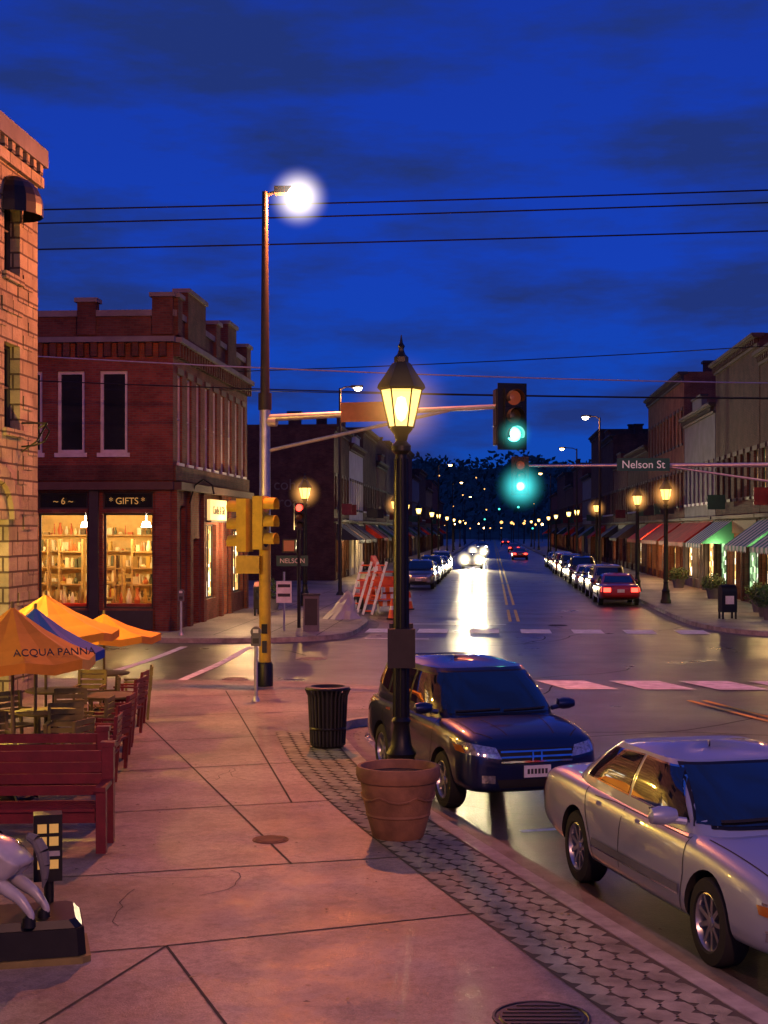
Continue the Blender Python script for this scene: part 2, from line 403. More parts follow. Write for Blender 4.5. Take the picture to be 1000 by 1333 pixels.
for i in range(260):
    if i < 190: q = rnd.choice(curbA[3:30]); x = q[0]+rnd.gauss(-.1, .25); y = q[1]+rnd.uniform(-1.5, 1.5)
    else: x = rnd.uniform(-3.2, .5); y = rnd.uniform(10, 29)
    kx_ = [p_ for p_ in curbA if abs(p_[1]-y) < 1.2]
    z = .165 if (kx_ and x < min(p_[0] for p_ in kx_)-.1) else .02
    a = rnd.uniform(0, 6.28); s_ = rnd.uniform(.015, .035)
    lf.face([(x+s_*math.cos(a), y+s_*math.sin(a), z), (x+s_*.5*math.cos(a+1.6), y+s_*.5*math.sin(a+1.6), z+.006), (x-s_*math.cos(a), y-s_*math.sin(a), z), (x+s_*.5*math.cos(a-1.6), y+s_*.5*math.sin(a-1.6), z+.004)], rnd.choice(['trim_brown', 'olive_wood', 'trim_dark']))
build(lf, 'fallen_leaves')

h = MB()
def kerb_at(y):
    for a, b in zip(curbA[:-1], curbA[1:]):
        if a[1] <= y <= b[1]: return a[0]+(b[0]-a[0])*(y-a[1])/(b[1]-a[1])
    return -.7
hr = .138
for i in range(90):
    yy = 7+i*hr*1.732
    if yy > 23.6: break
    for c in range(4):
        cy = yy+(hr*.866 if c % 2 else 0)-c*.055
        cx = kerb_at(cy)-.335-c*hr*1.5
        r = hr*.92
        h.face([(cx+r*math.cos(math.radians(60*t)), cy+r*math.sin(math.radians(60*t))-.27*r*math.cos(math.radians(60*t)), .158) for t in range(6)], 'paver')
b0 = [(kerb_at(7+i*.5)-.19, 7+i*.5) for i in range(34)]
strip(h, b0, .86, .1545, 'paver_joint')
build(h, 'hexagonal_pavers')

mk = MB()
def mbar(P, k='white_paint', z=.0145): mk.face([(p[0], p[1], z) for p in P], k)
for i, cx in enumerate([1.95, 3.55, 5.2, 6.75, 8.3, 9.9]):
    cy = 32.2-(cx-3.5)*.03-.25
    mbar([(cx+.35, cy-.9), (cx+1.45, cy-.9), (cx+.95, cy+.9), (cx-.15, cy+.9)])
for i in range(7):
    s0 = -5.0+i*1.72
    mbar([W(s0, -2.1), W(s0+1.0, -2.1), W(s0+1.0, -.2), W(s0, -.2)])
mbar([W(-4.4, 2.2), W(-.3, 2.2), W(-.3, 2.55), W(-4.4, 2.55)])
def mline(pts, w, k, z=.0145): strip(mk, smoothpts(pts, 2), w, z, k)
mline([(-6.75, 33.0), (-6.3, 35.5), (-5.95, 38.5), (-5.7, 42.4)], .22, 'white_paint')
mline([(-4.5, 32.5), (-4.3, 34.5), (-4.0, 37.5), (-3.8, 42.2)], .22, 'white_paint')
for t0, t1 in [(4, 12), (16, 42), (44, 80), (82, 200), (200, 500)]:
    for s0 in (-.18, .12):
        mk.face([W(s0, t0, .013), W(s0+.12, t0, .013), W(s0+.12, t1, .013), W(s0, t1, .013)], 'yellow_paint')
for s0 in (0, .3):
    mline([(6.0+s0, 29.0), (7.0+s0, 24.8), (8.6+s0, 18.8), (14+s0, 0)], .12, 'yellow_paint')
mbar([(1.55, 16.35), (2.25, 16.55), (2.22, 16.66), (1.52, 16.46)])
mbar([(-.6, 45.5), (1.4, 45.2), (1.4, 45.5), (-.6, 45.8)])
build(mk, 'road_markings')

def disc(name, x, y, z, r, k):
    mb = MB(); mb.lathe([(0, .012), (r*.85, .012), (r*.87, .004), (r*.93, .004), (r*.95, .012), (r, .012), (r, 0)], 28, k)
    for i in range(-3, 4):
        w = math.sqrt(max(0, (r*.8)**2-(i*r*.22)**2)); mb.box(-w, w, i*r*.22-.012, i*r*.22+.012, .0125, .018, k)
    return build(mb, name, loc=(x, y, z))
disc('manhole_cover', -1.19, 15.3, .15, .19, 'terracotta')
disc('manhole_cover', 1.05, 9.72, .15, .33, 'black_metal')
disc('manhole_cover', -1.92, 38.5, .002, .42, 'kerb')
disc('manhole_cover', -3.4, 33.3, .002, .3, 'kerb')
disc('manhole_cover', 6.2, 52, .002, .35, 'black_metal')

# ------------------------------------------------------------------ building tools
def ubox(mb, p0, u, u0, u1, z0, z1, d0, d1, k):
    n = (u[1], -u[0])
    def P(a, z, d): return (p0[0]+u[0]*a+n[0]*d, p0[1]+u[1]*a+n[1]*d, z)
    mb.hexa([P(u0, z0, d1), P(u1, z0, d1), P(u1, z0, d0), P(u0, z0, d0), P(u0, z1, d1), P(u1, z1, d1), P(u1, z1, d0), P(u0, z1, d0)], k)
def wall(mb, p0, u, Wd, z0, z1, ops, k):
    n = (u[1], -u[0])
    def P(a, z, d=0): return (p0[0]+u[0]*a+n[0]*d, p0[1]+u[1]*a+n[1]*d, z)
    us = sorted({0, Wd} | {o['u'][0] for o in ops} | {o['u'][1] for o in ops})
    zs = sorted({z0, z1} | {o['z'][0] for o in ops} | {o['z'][1] for o in ops})
    for a, b in zip(us[:-1], us[1:]):
        for c, d in zip(zs[:-1], zs[1:]):
            mu = (a+b)/2; mz = (c+d)/2
            if any(o['u'][0] < mu < o['u'][1] and o['z'][0] < mz < o['z'][1] for o in ops): continue
            mb.face([P(a, c), P(b, c), P(b, d), P(a, d)], k)
    for o in ops:
        a, b = o['u']; c, d = o['z']; dp = -o.get('d', .18); rk = o.get('rev', k)
        mb.face([P(a, c), P(a, c, dp), P(a, d, dp), P(a, d)], rk); mb.face([P(b, c, dp), P(b, c), P(b, d), P(b, d, dp)], rk)
        mb.face([P(a, c), P(b, c), P(b, c, dp), P(a, c, dp)], rk); mb.face([P(a, d, dp), P(b, d, dp), P(b, d), P(a, d)], rk)
        if o.get('glass'): mb.face([P(a, c, dp), P(b, c, dp), P(b, d, dp), P(a, d, dp)], o['glass'])
        fk = o.get('frame')
        if fk:
            fw = o.get('fw', .06); f0 = dp+.005; f1 = dp+.06
            ubox(mb, p0, u, a+.002, a+fw, c+.002, d-.002, f0, f1, fk); ubox(mb, p0, u, b-fw, b-.002, c+.002, d-.002, f0, f1, fk)
            ubox(mb, p0, u, a+fw, b-fw, c+.002, c+fw, f0, f1, fk); ubox(mb, p0, u, a+fw, b-fw, d-fw, d-.002, f0, f1, fk)
            nx, nz = o.get('mull', (1, 2))
            for i in range(1, nx):
                x = a+(b-a)*i/nx; ubox(mb, p0, u, x-fw*.35, x+fw*.35, c+fw, d-fw, f0, f1-.01, fk)
            for i in range(1, nz):
                z = c+(d-c)*i/nz; ubox(mb, p0, u, a+fw, b-fw, z-fw*.35, z+fw*.35, f0, f1-.004, fk)
        if o.get('sill'): ubox(mb, p0, u, a-.08, b+.08, c-.14, c-.003, -.02, .07, o['sill'])
        if o.get('lintel'): ubox(mb, p0, u, a-.1, b+.1, d+.003, d+.2, -.02, .05, o['lintel'])
def cornice(mb, p0, u, a, b, z, k, s=1.0, dent=True):
    ubox(mb, p0, u, a, b, z-.55*s, z-.42*s, .003, .1*s, k)
    ubox(mb, p0, u, a-.1*s, b+.1*s, z-.14*s, z, -.2, .36*s, k)
    ubox(mb, p0, u, a-.05*s, b+.05*s, z-.2*s, z-.143*s, -.1, .28*s, k)
    if dent:
        x = a+.1
        while x < b-.15:
            ubox(mb, p0, u, x, x+.14*s, z-.415*s, z-.205*s, .003, .2*s, k); x += .42*s
def awning(mb, p0, u, a, b, z0, z1, out, k):
    n = (u[1], -u[0])
    def P(q, z, d): return (p0[0]+u[0]*q+n[0]*d, p0[1]+u[1]*q+n[1]*d, z)
    mb.face([P(a, z1, .03), P(a, z0, out), P(b, z0, out), P(b, z1, .03)], k)
    N = max(2, int((b-a)/.35))
    for i in range(N):
        x0 = a+(b-a)*i/N; x1 = a+(b-a)*(i+1)/N; xm = (x0+x1)/2
        mb.face([P(x0, z0, out), P(x0, z0-.16, out), P(xm, z0-.26, out), P(x1, z0-.16, out), P(x1, z0, out)], k)
    mb.face([P(a, z1, .03), P(a, z0, .03), P(a, z0, out)], k); mb.face([P(b, z1, .03), P(b, z0, out), P(b, z0, .03)], k)

def shop(name, side, s, t0, L, H, k, trim='trim_white', awn=None, lits=('lit_warm', 'lit_dim', 'glass_dark'), wsp=1.7, upper='glass_dark', D=14, floors=2, frame='trim_dark', reseed=1, glow=0):
    rnd = random.Random(reseed*31+int(t0*7))
    e = empty(name, W(s, t0), RB); mb = MB()
    if side < 0: p0 = (0, 0); u = (0, 1); ep0 = (-D, 0)
    else: p0 = (0, L); u = (0, -1); ep0 = (0, 0)
    ops = []
    nb = max(1, round(L/3.6)); bw = L/nb
    for i in range(nb):
        lit = rnd.choice(lits)
        if i % 2 == 0:
            ops.append(dict(u=(i*bw+.35, i*bw+bw-.35), z=(.65, 3.0), glass=lit, frame=frame, mull=(2, 1), d=.25))
        else:
            ops.append(dict(u=(i*bw+.3, i*bw+bw*.5), z=(.65, 3.0), glass=lit, frame=frame, mull=(1, 1), d=.25))
            ops.append(dict(u=(i*bw+bw*.58, i*bw+bw*.58+1.0), z=(.16, 2.6), glass=lit, frame=trim, mull=(1, 1), fw=.12, d=.5))
    nw = max(1, int(L/wsp)); sp = L/nw
    fh = (H-1.4-4.0)/(floors-1)
    for f in range(floors-1):
        zb = 4.3+f*fh
        for i in range(nw):
            c = (i+.5)*sp
            gl = upper if rnd.random() > .12 else 'lit_dim'
            ops.append(dict(u=(c-.45, c+.45), z=(zb+.6, zb+min(2.6, fh-.5)), glass=gl, frame=trim, mull=(1, 2), sill=trim, lintel='trim_brown', d=.15))
    wall(mb, p0, u, L, .1, H, ops, k)
    wall(mb, ep0, (1, 0), D, .1, H, [], k)
    sgn = -1 if side < 0 else 1
    mb.face([(0, L, .1), (sgn*D, L, .1), (sgn*D, L, H), (0, L, H)], k)
    mb.face([(sgn*D, 0, .1), (sgn*D, L, .1), (sgn*D, L, H), (sgn*D, 0, H)], k)
    mb.face([(0, 0, H-.4), (sgn*D, 0, H-.4), (sgn*D, L, H-.4), (0, L, H-.4)], 'roof')
    ubox(mb, p0, u, .1, L-.1, 3.25, 3.85, .003, .12, 'trim_brown' if rnd.random() > .5 else 'trim_dark')
    ubox(mb, p0, u, 0, L, 3.95, 4.1, .003, .25, 'trim_brown')
    cornice(mb, p0, u, 0, L, H+.003, 'trim_brown' if rnd.random() > .4 else 'trim_dark')
    if rnd.random() > .5:
        ubox(mb, p0, u, L*.35, L*.65, H+.006, H+.7, -.2, .1, k); ubox(mb, p0, u, L*.34, L*.66, H+.703, H+.82, -.25, .18, 'trim_dark')
    for i in range(nb):
        ubox(mb, p0, u, i*bw, i*bw+.28, .12, 3.24, .003, .1, k)
        if rnd.random() < .4: ubox(mb, p0, u, i*bw+.5, i*bw+.56, 4.4, 5.1, .25, 1.1, rnd.choice(['trim_dark', 'sign_green', 'red_wood']))
    build(mb, 'walls_and_windows', e)
    if awn:
        am = MB()
        for (a, b, kk) in awn: awning(am, p0, u, a, b, 2.75, 3.9, 1.6, kk)
        build(am, 'awning', e)
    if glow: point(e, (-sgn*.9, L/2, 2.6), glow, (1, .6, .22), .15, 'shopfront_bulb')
    cm = MB(); cx = sgn*rnd.uniform(2, 5); cy = rnd.uniform(2, L-2)
    cm.box(cx-.4, cx+.4, cy-.4, cy+.4, H-.5, H+1.2, 'brick_dark'); cm.box(cx-.5, cx+.5, cy-.5, cy+.5, H+1.203, H+1.35, 'trim_dark')
    build(cm, 'chimney', e)
    return e

# ---------------- corner brick building
e = empty('brick_building', W(-11.05, -3.8), RB)
mb = MB(); F = 14.0; H = 10.4
p0 = (-F, 0); u = (1, 0)
def fx(x): return F+x
ops = []
for a, b in [(-2.4, -1.49), (-3.8, -2.9), (-5.2, -4.3), (-6.6, -5.7), (-8, -7.1)]:
    ops.append(dict(u=(fx(a), fx(b)), z=(5.9, 8.55), glass='glass_dark', frame='trim_white', fw=.1, mull=(1, 1), sill='trim_white', d=.14))
for a, b in [(-2.3, -.65), (-4.45, -2.8), (-6.6, -4.95)]:
    ops.append(dict(u=(fx(a), fx(b)), z=(.85, 3.95), glass='glass', frame='trim_dark', fw=.07, mull=(1, 1), d=.22))
    ops.append(dict(u=(fx(a), fx(b)), z=(4.08, 4.62), glass='glass_dark', frame='trim_dark', fw=.05, mull=(1, 1), d=.12))
wall(mb, p0, u, F, .1, H, ops, 'brick_red')
q0 = (0, 0); v = (0, 1); SL = 14.3
ops = []
for i in range(9):
    c = 1.0+i*1.54
    ops.append(dict(u=(c-.38, c+.38), z=(5.6, 8.5), glass='glass_dark', frame='trim_white', fw=.08, mull=(1, 2), sill='trim_white', lintel='trim_brown', d=.14))
ops.append(dict(u=(.9, 1.9), z=(1.0, 4.2), glass='glass_dark', frame='trim_dark', d=.2))
ops.append(dict(u=(2.9, 4.2), z=(.16, 3.1), glass='lit_dim', frame='trim_dark', d=.5, mull=(1, 1)))
ops.append(dict(u=(5.0, 7.4), z=(.9, 3.6), glass='lit_warm', frame='trim_dark', d=.2, mull=(3, 1)))
ops.append(dict(u=(8.4, 9.6), z=(.16, 3.0), glass='lit_warm', frame='trim_dark', d=.4, mull=(1, 1)))
ops.append(dict(u=(10.4, 13.2), z=(.9, 3.4), glass='lit_warm', frame='trim_dark', d=.2, mull=(3, 1)))
wall(mb, q0, v, SL, .1, H, ops, 'brick_red')
mb.face([(0, SL, .1), (-F, SL, .1), (-F, SL, H), (0, SL, H)], 'brick_red')
mb.face([(-F, 0, H-.3), (0, 0, H-.3), (0, SL, H-.3), (-F, SL, H-.3)], 'roof')
build(mb, 'walls_and_windows', e)
mb = MB()
for (P0, U, LL) in ((p0, u, F), (q0, v, SL)):
    ubox(mb, P0, U, 0, LL+.05, 4.7, 4.95, .003, .28, 'trim_brown'); ubox(mb, P0, U, 0, LL+.02, 5.0, 5.5, .003, .09, 'brick_dark')
    ubox(mb, P0, U, 0, LL+.1, 9.45, 9.62, .003, .3, 'stucco_grey')
    x = .1
    while x < LL-.1:
        ubox(mb, P0, U, x, x+.2, 9.0, 9.447, .003, .2, 'brick_dark'); x += .45
    ubox(mb, P0, U, 0, LL, 9.63, 10.297, .003, .05, 'brick_dark')
    ubox(mb, P0, U, 0, LL+.05, 10.3, 10.5, -.25, .12, 'stucco_grey')
for (P0, U, a, b, z) in ((p0, u, F-.65, F+.02, 10.9), (p0, u, F-3.1, F-2.5, 10.75), (p0, u, F-5.5, F-4.9, 10.75), (q0, v, .05, .7, 10.9), (q0, v, 1.6, 4.6, 11.3), (q0, v, 6.6, 7.4, 10.95), (q0, v, 9, 10.8, 11.3), (q0, v, 13.3, 14.3, 10.95)):
    ubox(mb, P0, U, a, b, 9.7, z, -.3, .16, 'brick_dark'); ubox(mb, P0, U, a-.08, b+.08, z+.003, z+.14, -.36, .24, 'stucco_grey')
for a in (-.55, -2.72, -4.87, -7.0):
    w = .5 if a == -.55 else .3
    ubox(mb, p0, u, fx(a), fx(a)+w, .15, 4.69, .003, .14, 'brick_red' if a == -.55 else 'trim_dark')
ubox(mb, p0, u, fx(-6.6), fx(-.65), .2, .8, .003, .06, 'trim_dark')
for a in (.05, 2.2, 4.5, 7.9, 9.9, 13.5):
    ubox(mb, q0, v, a, a+.45, .15, 4.69, .003, .12, 'brick_red')
build(mb, 'cornice_and_pilasters', e)
mb = MB()
inter = mat('shop_wall', (.7, .48, .2), .8, var=.1); shelfm = mat('shop_shelf', (.5, .33, .14), .6)
mb.face([(-7, 4.4, .16), (-.4, 4.4, .16), (-.4, 4.4, 4.05), (-7, 4.4, 4.05)], inter)
mb.face([(-7, .25, .16), (-.4, .25, .16), (-.4, 4.4, .16), (-7, 4.4, .16)], mat('shop_floor', (.3, .18, .1), .4))
mb.face([(-7, .25, 4.05), (-.4, .25, 4.05), (-.4, 4.4, 4.05), (-7, 4.4, 4.05)], inter)
mb.face([(-7, .25, .16), (-7, 4.4, .16), (-7, 4.4, 4.05), (-7, .25, 4.05)], inter); mb.face([(-.4, .25, .16), (-.4, 4.4, .16), (-.4, 4.4, 4.05), (-.4, .25, 4.05)], inter)
cols = [mat('goods_%d' % i, c, .5, var=.05) for i, c in enumerate([(.7, .6, .4), (.85, .75, .5), (.6, .38, .08), (.3, .2, .07), (.5, .12, .04), (.1, .06, .03), (.85, .8, .65), (.12, .12, .07)])]
rnd = random.Random(5)
for yy, x0, x1, zt in ((3.9, -6.8, -.6, 6), (1.9, -4.35, -3.5, 5), (1.5, -1.75, -.9, 5), (2.6, -6.2, -4.9, 5), (1.2, -2.25, -1.95, 4), (1.3, -3.2, -2.85, 4)):
    for zi in range(zt):
        z = .45+zi*.55
        mb.box(x0, x1, yy, yy+.35, z, z+.04, shelfm)
        x = x0+.05
        while x < x1-.16:
            w = rnd.uniform(.05, .2); hh = rnd.uniform(.06, .42); kk = rnd.choice(cols)
            q = rnd.random()
            if q < .4: mb.box(x, x+w, yy+.05, yy+.25, z+.043, z+.04+hh, kk)
            elif q < .85: r = w*.5; mb.lathe([(0, z+.043), (r*.7, z+.045), (r, z+.04+hh*.4), (r*.4, z+.04+hh*.8), (r*.5, z+.04+hh), (0, z+.04+hh)], 8, kk, (x+r, yy+.15, 0))
            x += w+rnd.uniform(.01, .08)
    for x in (x0, x1-.05): mb.box(x-.003, x+.053, yy-.003, yy+.353, .17, .45+zt*.55-.1, shelfm)
mb.box(-2.3, -.66, .4, .9, .2, 1.0, 'red_wood'); mb.box(-4.45, -2.8, .4, .9, .2, 1.0, 'aw_red')
for i in range(14):
    x = -4.3+i*.27
    if -2.8 < x < -2.3: continue
    c = rnd.choice(cols); r = rnd.uniform(.05, .1); z = 1.0; f = rnd.uniform(.7, 1.8)
    mb.lathe([(0, z), (r, z+.003), (r*1.2, z+.15*f), (r*.6, z+.27*f), (r*.3, z+.36*f), (0, z+.37*f)], 10, c, (x, .65, 0))
build(mb, 'shop_interior', e)
mb = MB()
for x in (-1.5, -3.6, -5.6):
    mb.lathe([(0, 3.5), (.18, 3.5), (.12, 3.68), (.02, 3.7), (.02, 4.04)], 12, 'lamp_white', (x, 2.6, 0))
build(mb, 'ceiling_lamps', e)
for x in (-1.5, -3.6, -5.6): point(e, (x, 1.0, 3.5), 150, (1, .66, .24), .15, 'ceiling_bulb')
mb = MB(); ubox(mb, q0, v, 5.0, 8.2, 3.75, 4.5, .13, .25, 'sign_lit'); ubox(mb, q0, v, 4.9, 8.3, 3.68, 3.747, .12, .3, 'trim_dark')
build(mb, 'shop_sign', e)
text('Candle & Gift', .42, e, (.262, 6.6, 4.1), (math.pi/2, 0, math.pi/2), 'trim_dark')
text('~ 6 ~', .3, e, (-3.6, -.03, 4.33), (math.pi/2, 0, 0), 'gold'); text('* GIFTS *', .3, e, (-1.5, -.03, 4.33), (math.pi/2, 0, 0), 'gold')
point(e, (1.1, 7.2, 3.3), 520, WARM, .1, 'sign_bulb')
mb = MB(); mb.tube([(.12, 2.0, 4.3), (.3, 2.0, 4.9), (.6, 2.0, 5.1), (.9, 2.0, 4.9), (.95, 2.0, 4.6)], .03, 'black_metal'); build(mb, 'gooseneck_bracket', e)

# ---------------- stone building (near left)
e = empty('stone_building', W(-9.8, -21.8), RB)
mb = MB(); SLn = 24.0
p0 = (0, -SLn); u = (0, 1); H = 10.75
ops = []
for yc in (-1.55, -4.6, -7.6, -10.6):
    uc = SLn+yc
    ops.append(dict(u=(uc-.45, uc+.45), z=(8.2, 9.95), glass='glass_dark', frame='trim_dark', mull=(1, 2), sill='stone', d=.25))
    ops.append(dict(u=(uc-.45, uc+.45), z=(5.3, 6.9), glass='glass_dark', frame='trim_dark', mull=(1, 2), sill='stone', d=.25))
for yc in (-2.5, -6.5, -10.5, -14.5):
    uc = SLn+yc
    ops.append(dict(u=(uc-.75, uc+.75), z=(.2, 3.6), glass='lit_warm', frame='trim_dark', mull=(2, 2), d=.35))
wall(mb, p0, u, SLn, .1, H, ops, 'stone')
wall(mb, (0, 0), (-1, 0), 16, .1, H, [], 'stone')
mb.face([(-16, -SLn, H-.3), (0, -SLn, H-.3), (0, 0, H-.3), (-16, 0, H-.3)], 'roof')
mb.face([(-16, -SLn, .1), (0, -SLn, .1), (0, -SLn, H), (-16, -SLn, H)], 'stone')
build(mb, 'walls_and_windows', e)
mb = MB()
ubox(mb, p0, u, 0, SLn+.1, 10.2, 10.4, .003, .1, 'stone'); ubox(mb, p0, u, 0, SLn+.12, 10.6, 10.95, -.3, .18, 'stucco_grey')
x = .2
while x < SLn: ubox(mb, p0, u, x, x+.18, 10.403, 10.597, .003, .14, 'stone'); x += .42
rnd = random.Random(2)
for zi in range(34):
    for ui in range(9):
        if rnd.random() < .5:
            a = SLn-.02-(ui+1)*.62+(.31 if zi % 2 else 0); zz = .2+zi*.29
            yc = a-SLn+.3
            if any(abs(yc-q) < 1.5 for q in (-2.5,)) and zz < 5: continue
            if any(abs(yc-q) < .8 for q in (-1.55, -4.6)) and (4.9 < zz < 7.1 or 7.8 < zz < 10.2): continue
            if a+.6 > SLn: continue
            ubox(mb, p0, u, a+.02, a+.58, zz+.02, zz+.27, -.01, rnd.uniform(.01, .035), 'stone')
for yc in (-2.5, -6.5, -10.5):
    for i in range(12):
        a0 = math.pi*i/12; a1 = math.pi*(i+1)/12
        pts = []
        for r in (.78, 1.12):
            for a in (a0, a1): pts.append((yc+r*math.cos(a), 3.6+r*math.sin(a)*.9))
        dd = (.003, .1)
        mb.hexa([(dd[0], pts[0][0], pts[0][1]), (dd[0], pts[1][0], pts[1][1]), (dd[0], pts[3][0], pts[3][1]), (dd[0], pts[2][0], pts[2][1]),
                 (dd[1], pts[0][0], pts[0][1]), (dd[1], pts[1][0], pts[1][1]), (dd[1], pts[3][0], pts[3][1]), (dd[1], pts[2][0], pts[2][1])], 'stone')
build(mb, 'cornice_and_arches', e)
mb = MB()
for yc in (-1.55, -4.6):
    def Pd(i, jn):
        a = math.pi*i/8; b = math.pi/2*jn/6
        return (.02+.55*math.sin(a)*math.cos(b), yc-.6*math.cos(a)*math.cos(b), 9.5+.55*math.sin(b))
    for i in range(8):
        for jn in range(6):
            mb.face([Pd(i, jn), Pd(i+1, jn), Pd(i+1, jn+1), Pd(i, jn+1)], 'black_metal')
        a = math.pi*i/8; b = math.pi*(i+1)/8
        mb.face([(.02+.55*math.sin(a), yc-.6*math.cos(a), 9.3), (.02+.55*math.sin(b), yc-.6*math.cos(b), 9.3), (.02+.55*math.sin(b), yc-.6*math.cos(b), 9.5), (.02+.55*math.sin(a), yc-.6*math.cos(a), 9.5)], 'black_metal')
build(mb, 'dome_awnings', e)
mb = MB()
pts = [(.0, -1.0, 5.0), (.25, -1.0, 5.02), (.45, -1.0, 5.1), (.55, -1.0, 5.3), (.45, -1.0, 5.42), (.33, -1.0, 5.35), (.36, -1.0, 5.22)]
mb.tube(pts, .018, 'black_metal'); mb.tube([(0, -1.0, 5.45), (.5, -1, 5.45)], .018, 'black_metal'); mb.tube([(0, -1.0, 4.9), (.3, -1.0, 5.1), (.5, -1, 5.45)], .018, 'black_metal')
build(mb, 'scroll_bracket', e)
for yl, pw in ((-5.4, 1700), (-10.5, 400)):
    mb = MB(); mb.box(.0, .95, yl-.02, yl+.02, 3.95, 3.99, 'black_metal')
    mb.lathe([(.02, 3.94), (.14, 3.82), (.15, 3.8)], 6, 'black_metal', (.93, yl, 0)); mb.lathe([(.13, 3.8), (.08, 3.5)], 6, 'lantern_glass', (.93, yl, 0)); mb.lathe([(.09, 3.5), (.04, 3.44), (0, 3.44)], 6, 'black_metal', (.93, yl, 0))
    build(mb, 'wall_lantern', e)
    point(e, (.93, yl, 3.65), pw, (1, .64, .11), .06, 'lantern_bulb')

# ---------------- rows of shops
shop('brick_shop', -1, -10.9, 43, 10, 10.2, 'brick_dark', 'trim_dark', lits=('lit_warm',), awn=[(.5, 4.5, 'trim_dark'), (5.2, 9.5, 'trim_brown')], D=16, glow=160)
shop('white_shop', -1, -10.9, 53.1, 11, 9.6, 'stucco_white', 'trim_dark', awn=[(.5, 5, 'trim_brown')], lits=('lit_warm',), glow=160)
specs = [(64.3, 13, 11.5, 'brick_dark'), (77.5, 12, 9.5, 'brick_red'), (89.7, 15, 12, 'brick_tan'), (105, 14, 10, 'brick_dark'), (119.3, 16, 13, 'brick_red'), (135.5, 18, 10.5, 'stucco_grey'), (153.8, 20, 12, 'brick_dark'), (174, 24, 10, 'brick_tan'), (198.3, 28, 12, 'brick_red'), (226.6, 30, 9, 'brick_dark')]
for i, (t0, L, H, k) in enumerate(specs):
    shop('brick_shop' if 'brick' in k else 'grey_shop', -1, -10.9, t0, L, H, k, ['trim_white', 'trim_dark'][i % 2], awn=[(1, 5, ['aw_red', 'trim_green', 'trim_dark'][i % 3]), (6, 9.5, 'trim_brown')], reseed=i+2, lits=('lit_warm', 'lit_dim'))
shop('brick_shop', 1, 10.7, 1, 12.5, 11.0, 'brick_dark', 'trim_green', awn=[(.4, 5.8, 'aw_stripe'), (6.6, 12.1, 'aw_stripe')], lits=('lit_green', 'lit_warm'), wsp=1.5, glow=110)
shop('brick_shop', 1, 10.7, 13.7, 12.3, 11.9, 'brick_dark', 'trim_dark', awn=[(.4, 5.8, 'aw_stripe')], lits=('lit_green', 'lit_warm'), wsp=1.7, glow=110)
shop('grey_shop', 1, 10.7, 26.2, 12, 10.0, 'stucco_grey', 'trim_white', awn=[(.5, 11.5, 'aw_red')], lits=('lit_warm',), glow=130)
shop('brick_shop', 1, 10.7, 38.4, 20, 12.9, 'brick_orange', 'trim_dark', awn=[(.5, 9.5, 'aw_red'), (10.2, 19.5, 'aw_red')], lits=('lit_warm',), floors=3, glow=220)
shop('brick_shop', 1, 10.7, 58.6, 16, 9.7, 'brick_dark', 'trim_white', awn=[(.5, 7.5, 'trim_brown')], lits=('lit_warm', 'lit_white'))
specs = [(75, 14, 9.5, 'brick_red'), (89.5, 14, 12.5, 'brick_dark'), (104, 16, 14, 'brick_dark'), (120.5, 16, 10, 'stucco_grey'), (137, 20, 12, 'brick_red'), (157.5, 22, 10, 'brick_dark'), (180, 28, 12.5, 'brick_dark'), (208.5, 30, 10, 'brick_red')]
for i, (t0, L, H, k) in enumerate(specs):
    shop('brick_shop' if 'brick' in k else 'grey_shop', 1, 10.7, t0, L, H, k, ['trim_dark', 'trim_white'][i % 2], awn=[(1, 6, ['trim_dark', 'aw_red', 'trim_green'][i % 3])], reseed=i+20)
ob = [o for o in COL.objects if o.name == 'brick_shop'][0]
text('coho', 1.0, ob, (-2.9, -.02, 6.3), (math.pi/2, 0, 0), 'brick_tan', 'painted_sign'); text('roast', 1.0, ob, (-2.6, -.02, 5.2), (math.pi/2, 0, 0), 'brick_tan', 'painted_sign')

# ------------------------------------------------------------------ wooded hill
hm = MB(); rnd = random.Random(3)
def hz(x): return 30+12*math.sin((x-20)/75.0)+5*math.sin(x/23.0+1)+3*math.sin(x/9.0)
N = 90
for i in range(N):
    x0 = -500+i*12; x1 = x0+12
    hm.face([(x0, 520, 0), (x1, 520, 0), (x1, 700, hz(x1)), (x0, 700, hz(x0))], 'leaf_dark')
    hm.face([(x0, 700, hz(x0)), (x1, 700, hz(x1)), (x1, 1000, hz(x1)*.7), (x0, 1000, hz(x0)*.7)], 'leaf_dark')
build(hm, 'hill')
tm = MB()
for i in range(13000):
    x = rnd.uniform(-150, 330); f = rnd.random(); y0 = 520+180*f
    cx = round(x/7)*7; z = hz(x)*f+rnd.uniform(0, 6+3*math.sin(cx*1.7))
    p = Vector((x, y0, z)); s_ = rnd.uniform(.7, 2.0)
    a = Vector((rnd.uniform(-1, 1), rnd.uniform(-.4, .4), rnd.uniform(-1, 1))).normalized(); b = a.orthogonal().normalized()
    tm.face([p-a*s_, p-b*s_*.6, p+a*s_, p+b*s_*.6], 'leaf_dark')
build(tm, 'distant_trees')
lm = MB()
for i in range(34):
    y0 = rnd.uniform(300, 518); x = 4.5+.0737*(y0-50)+rnd.gauss(2, 13); z = rnd.choice([4, 5, 5, 6, 8, 10])
    f = rnd.choice([.16, .22, .34])
    lm.cyl((x, y0, 0), (x, y0, z-.3), .08, .08, 5, 'bronze'); lm.lathe([(0, -f), (f*.8, -f*.5), (f, 0), (f*.8, f*.5), (0, f)], 8, rnd.choice(['lamp_far', 'lamp_far', 'lamp_far', 'lamp_on', 'lamp_far', 'green_far']), (x, y0, z))
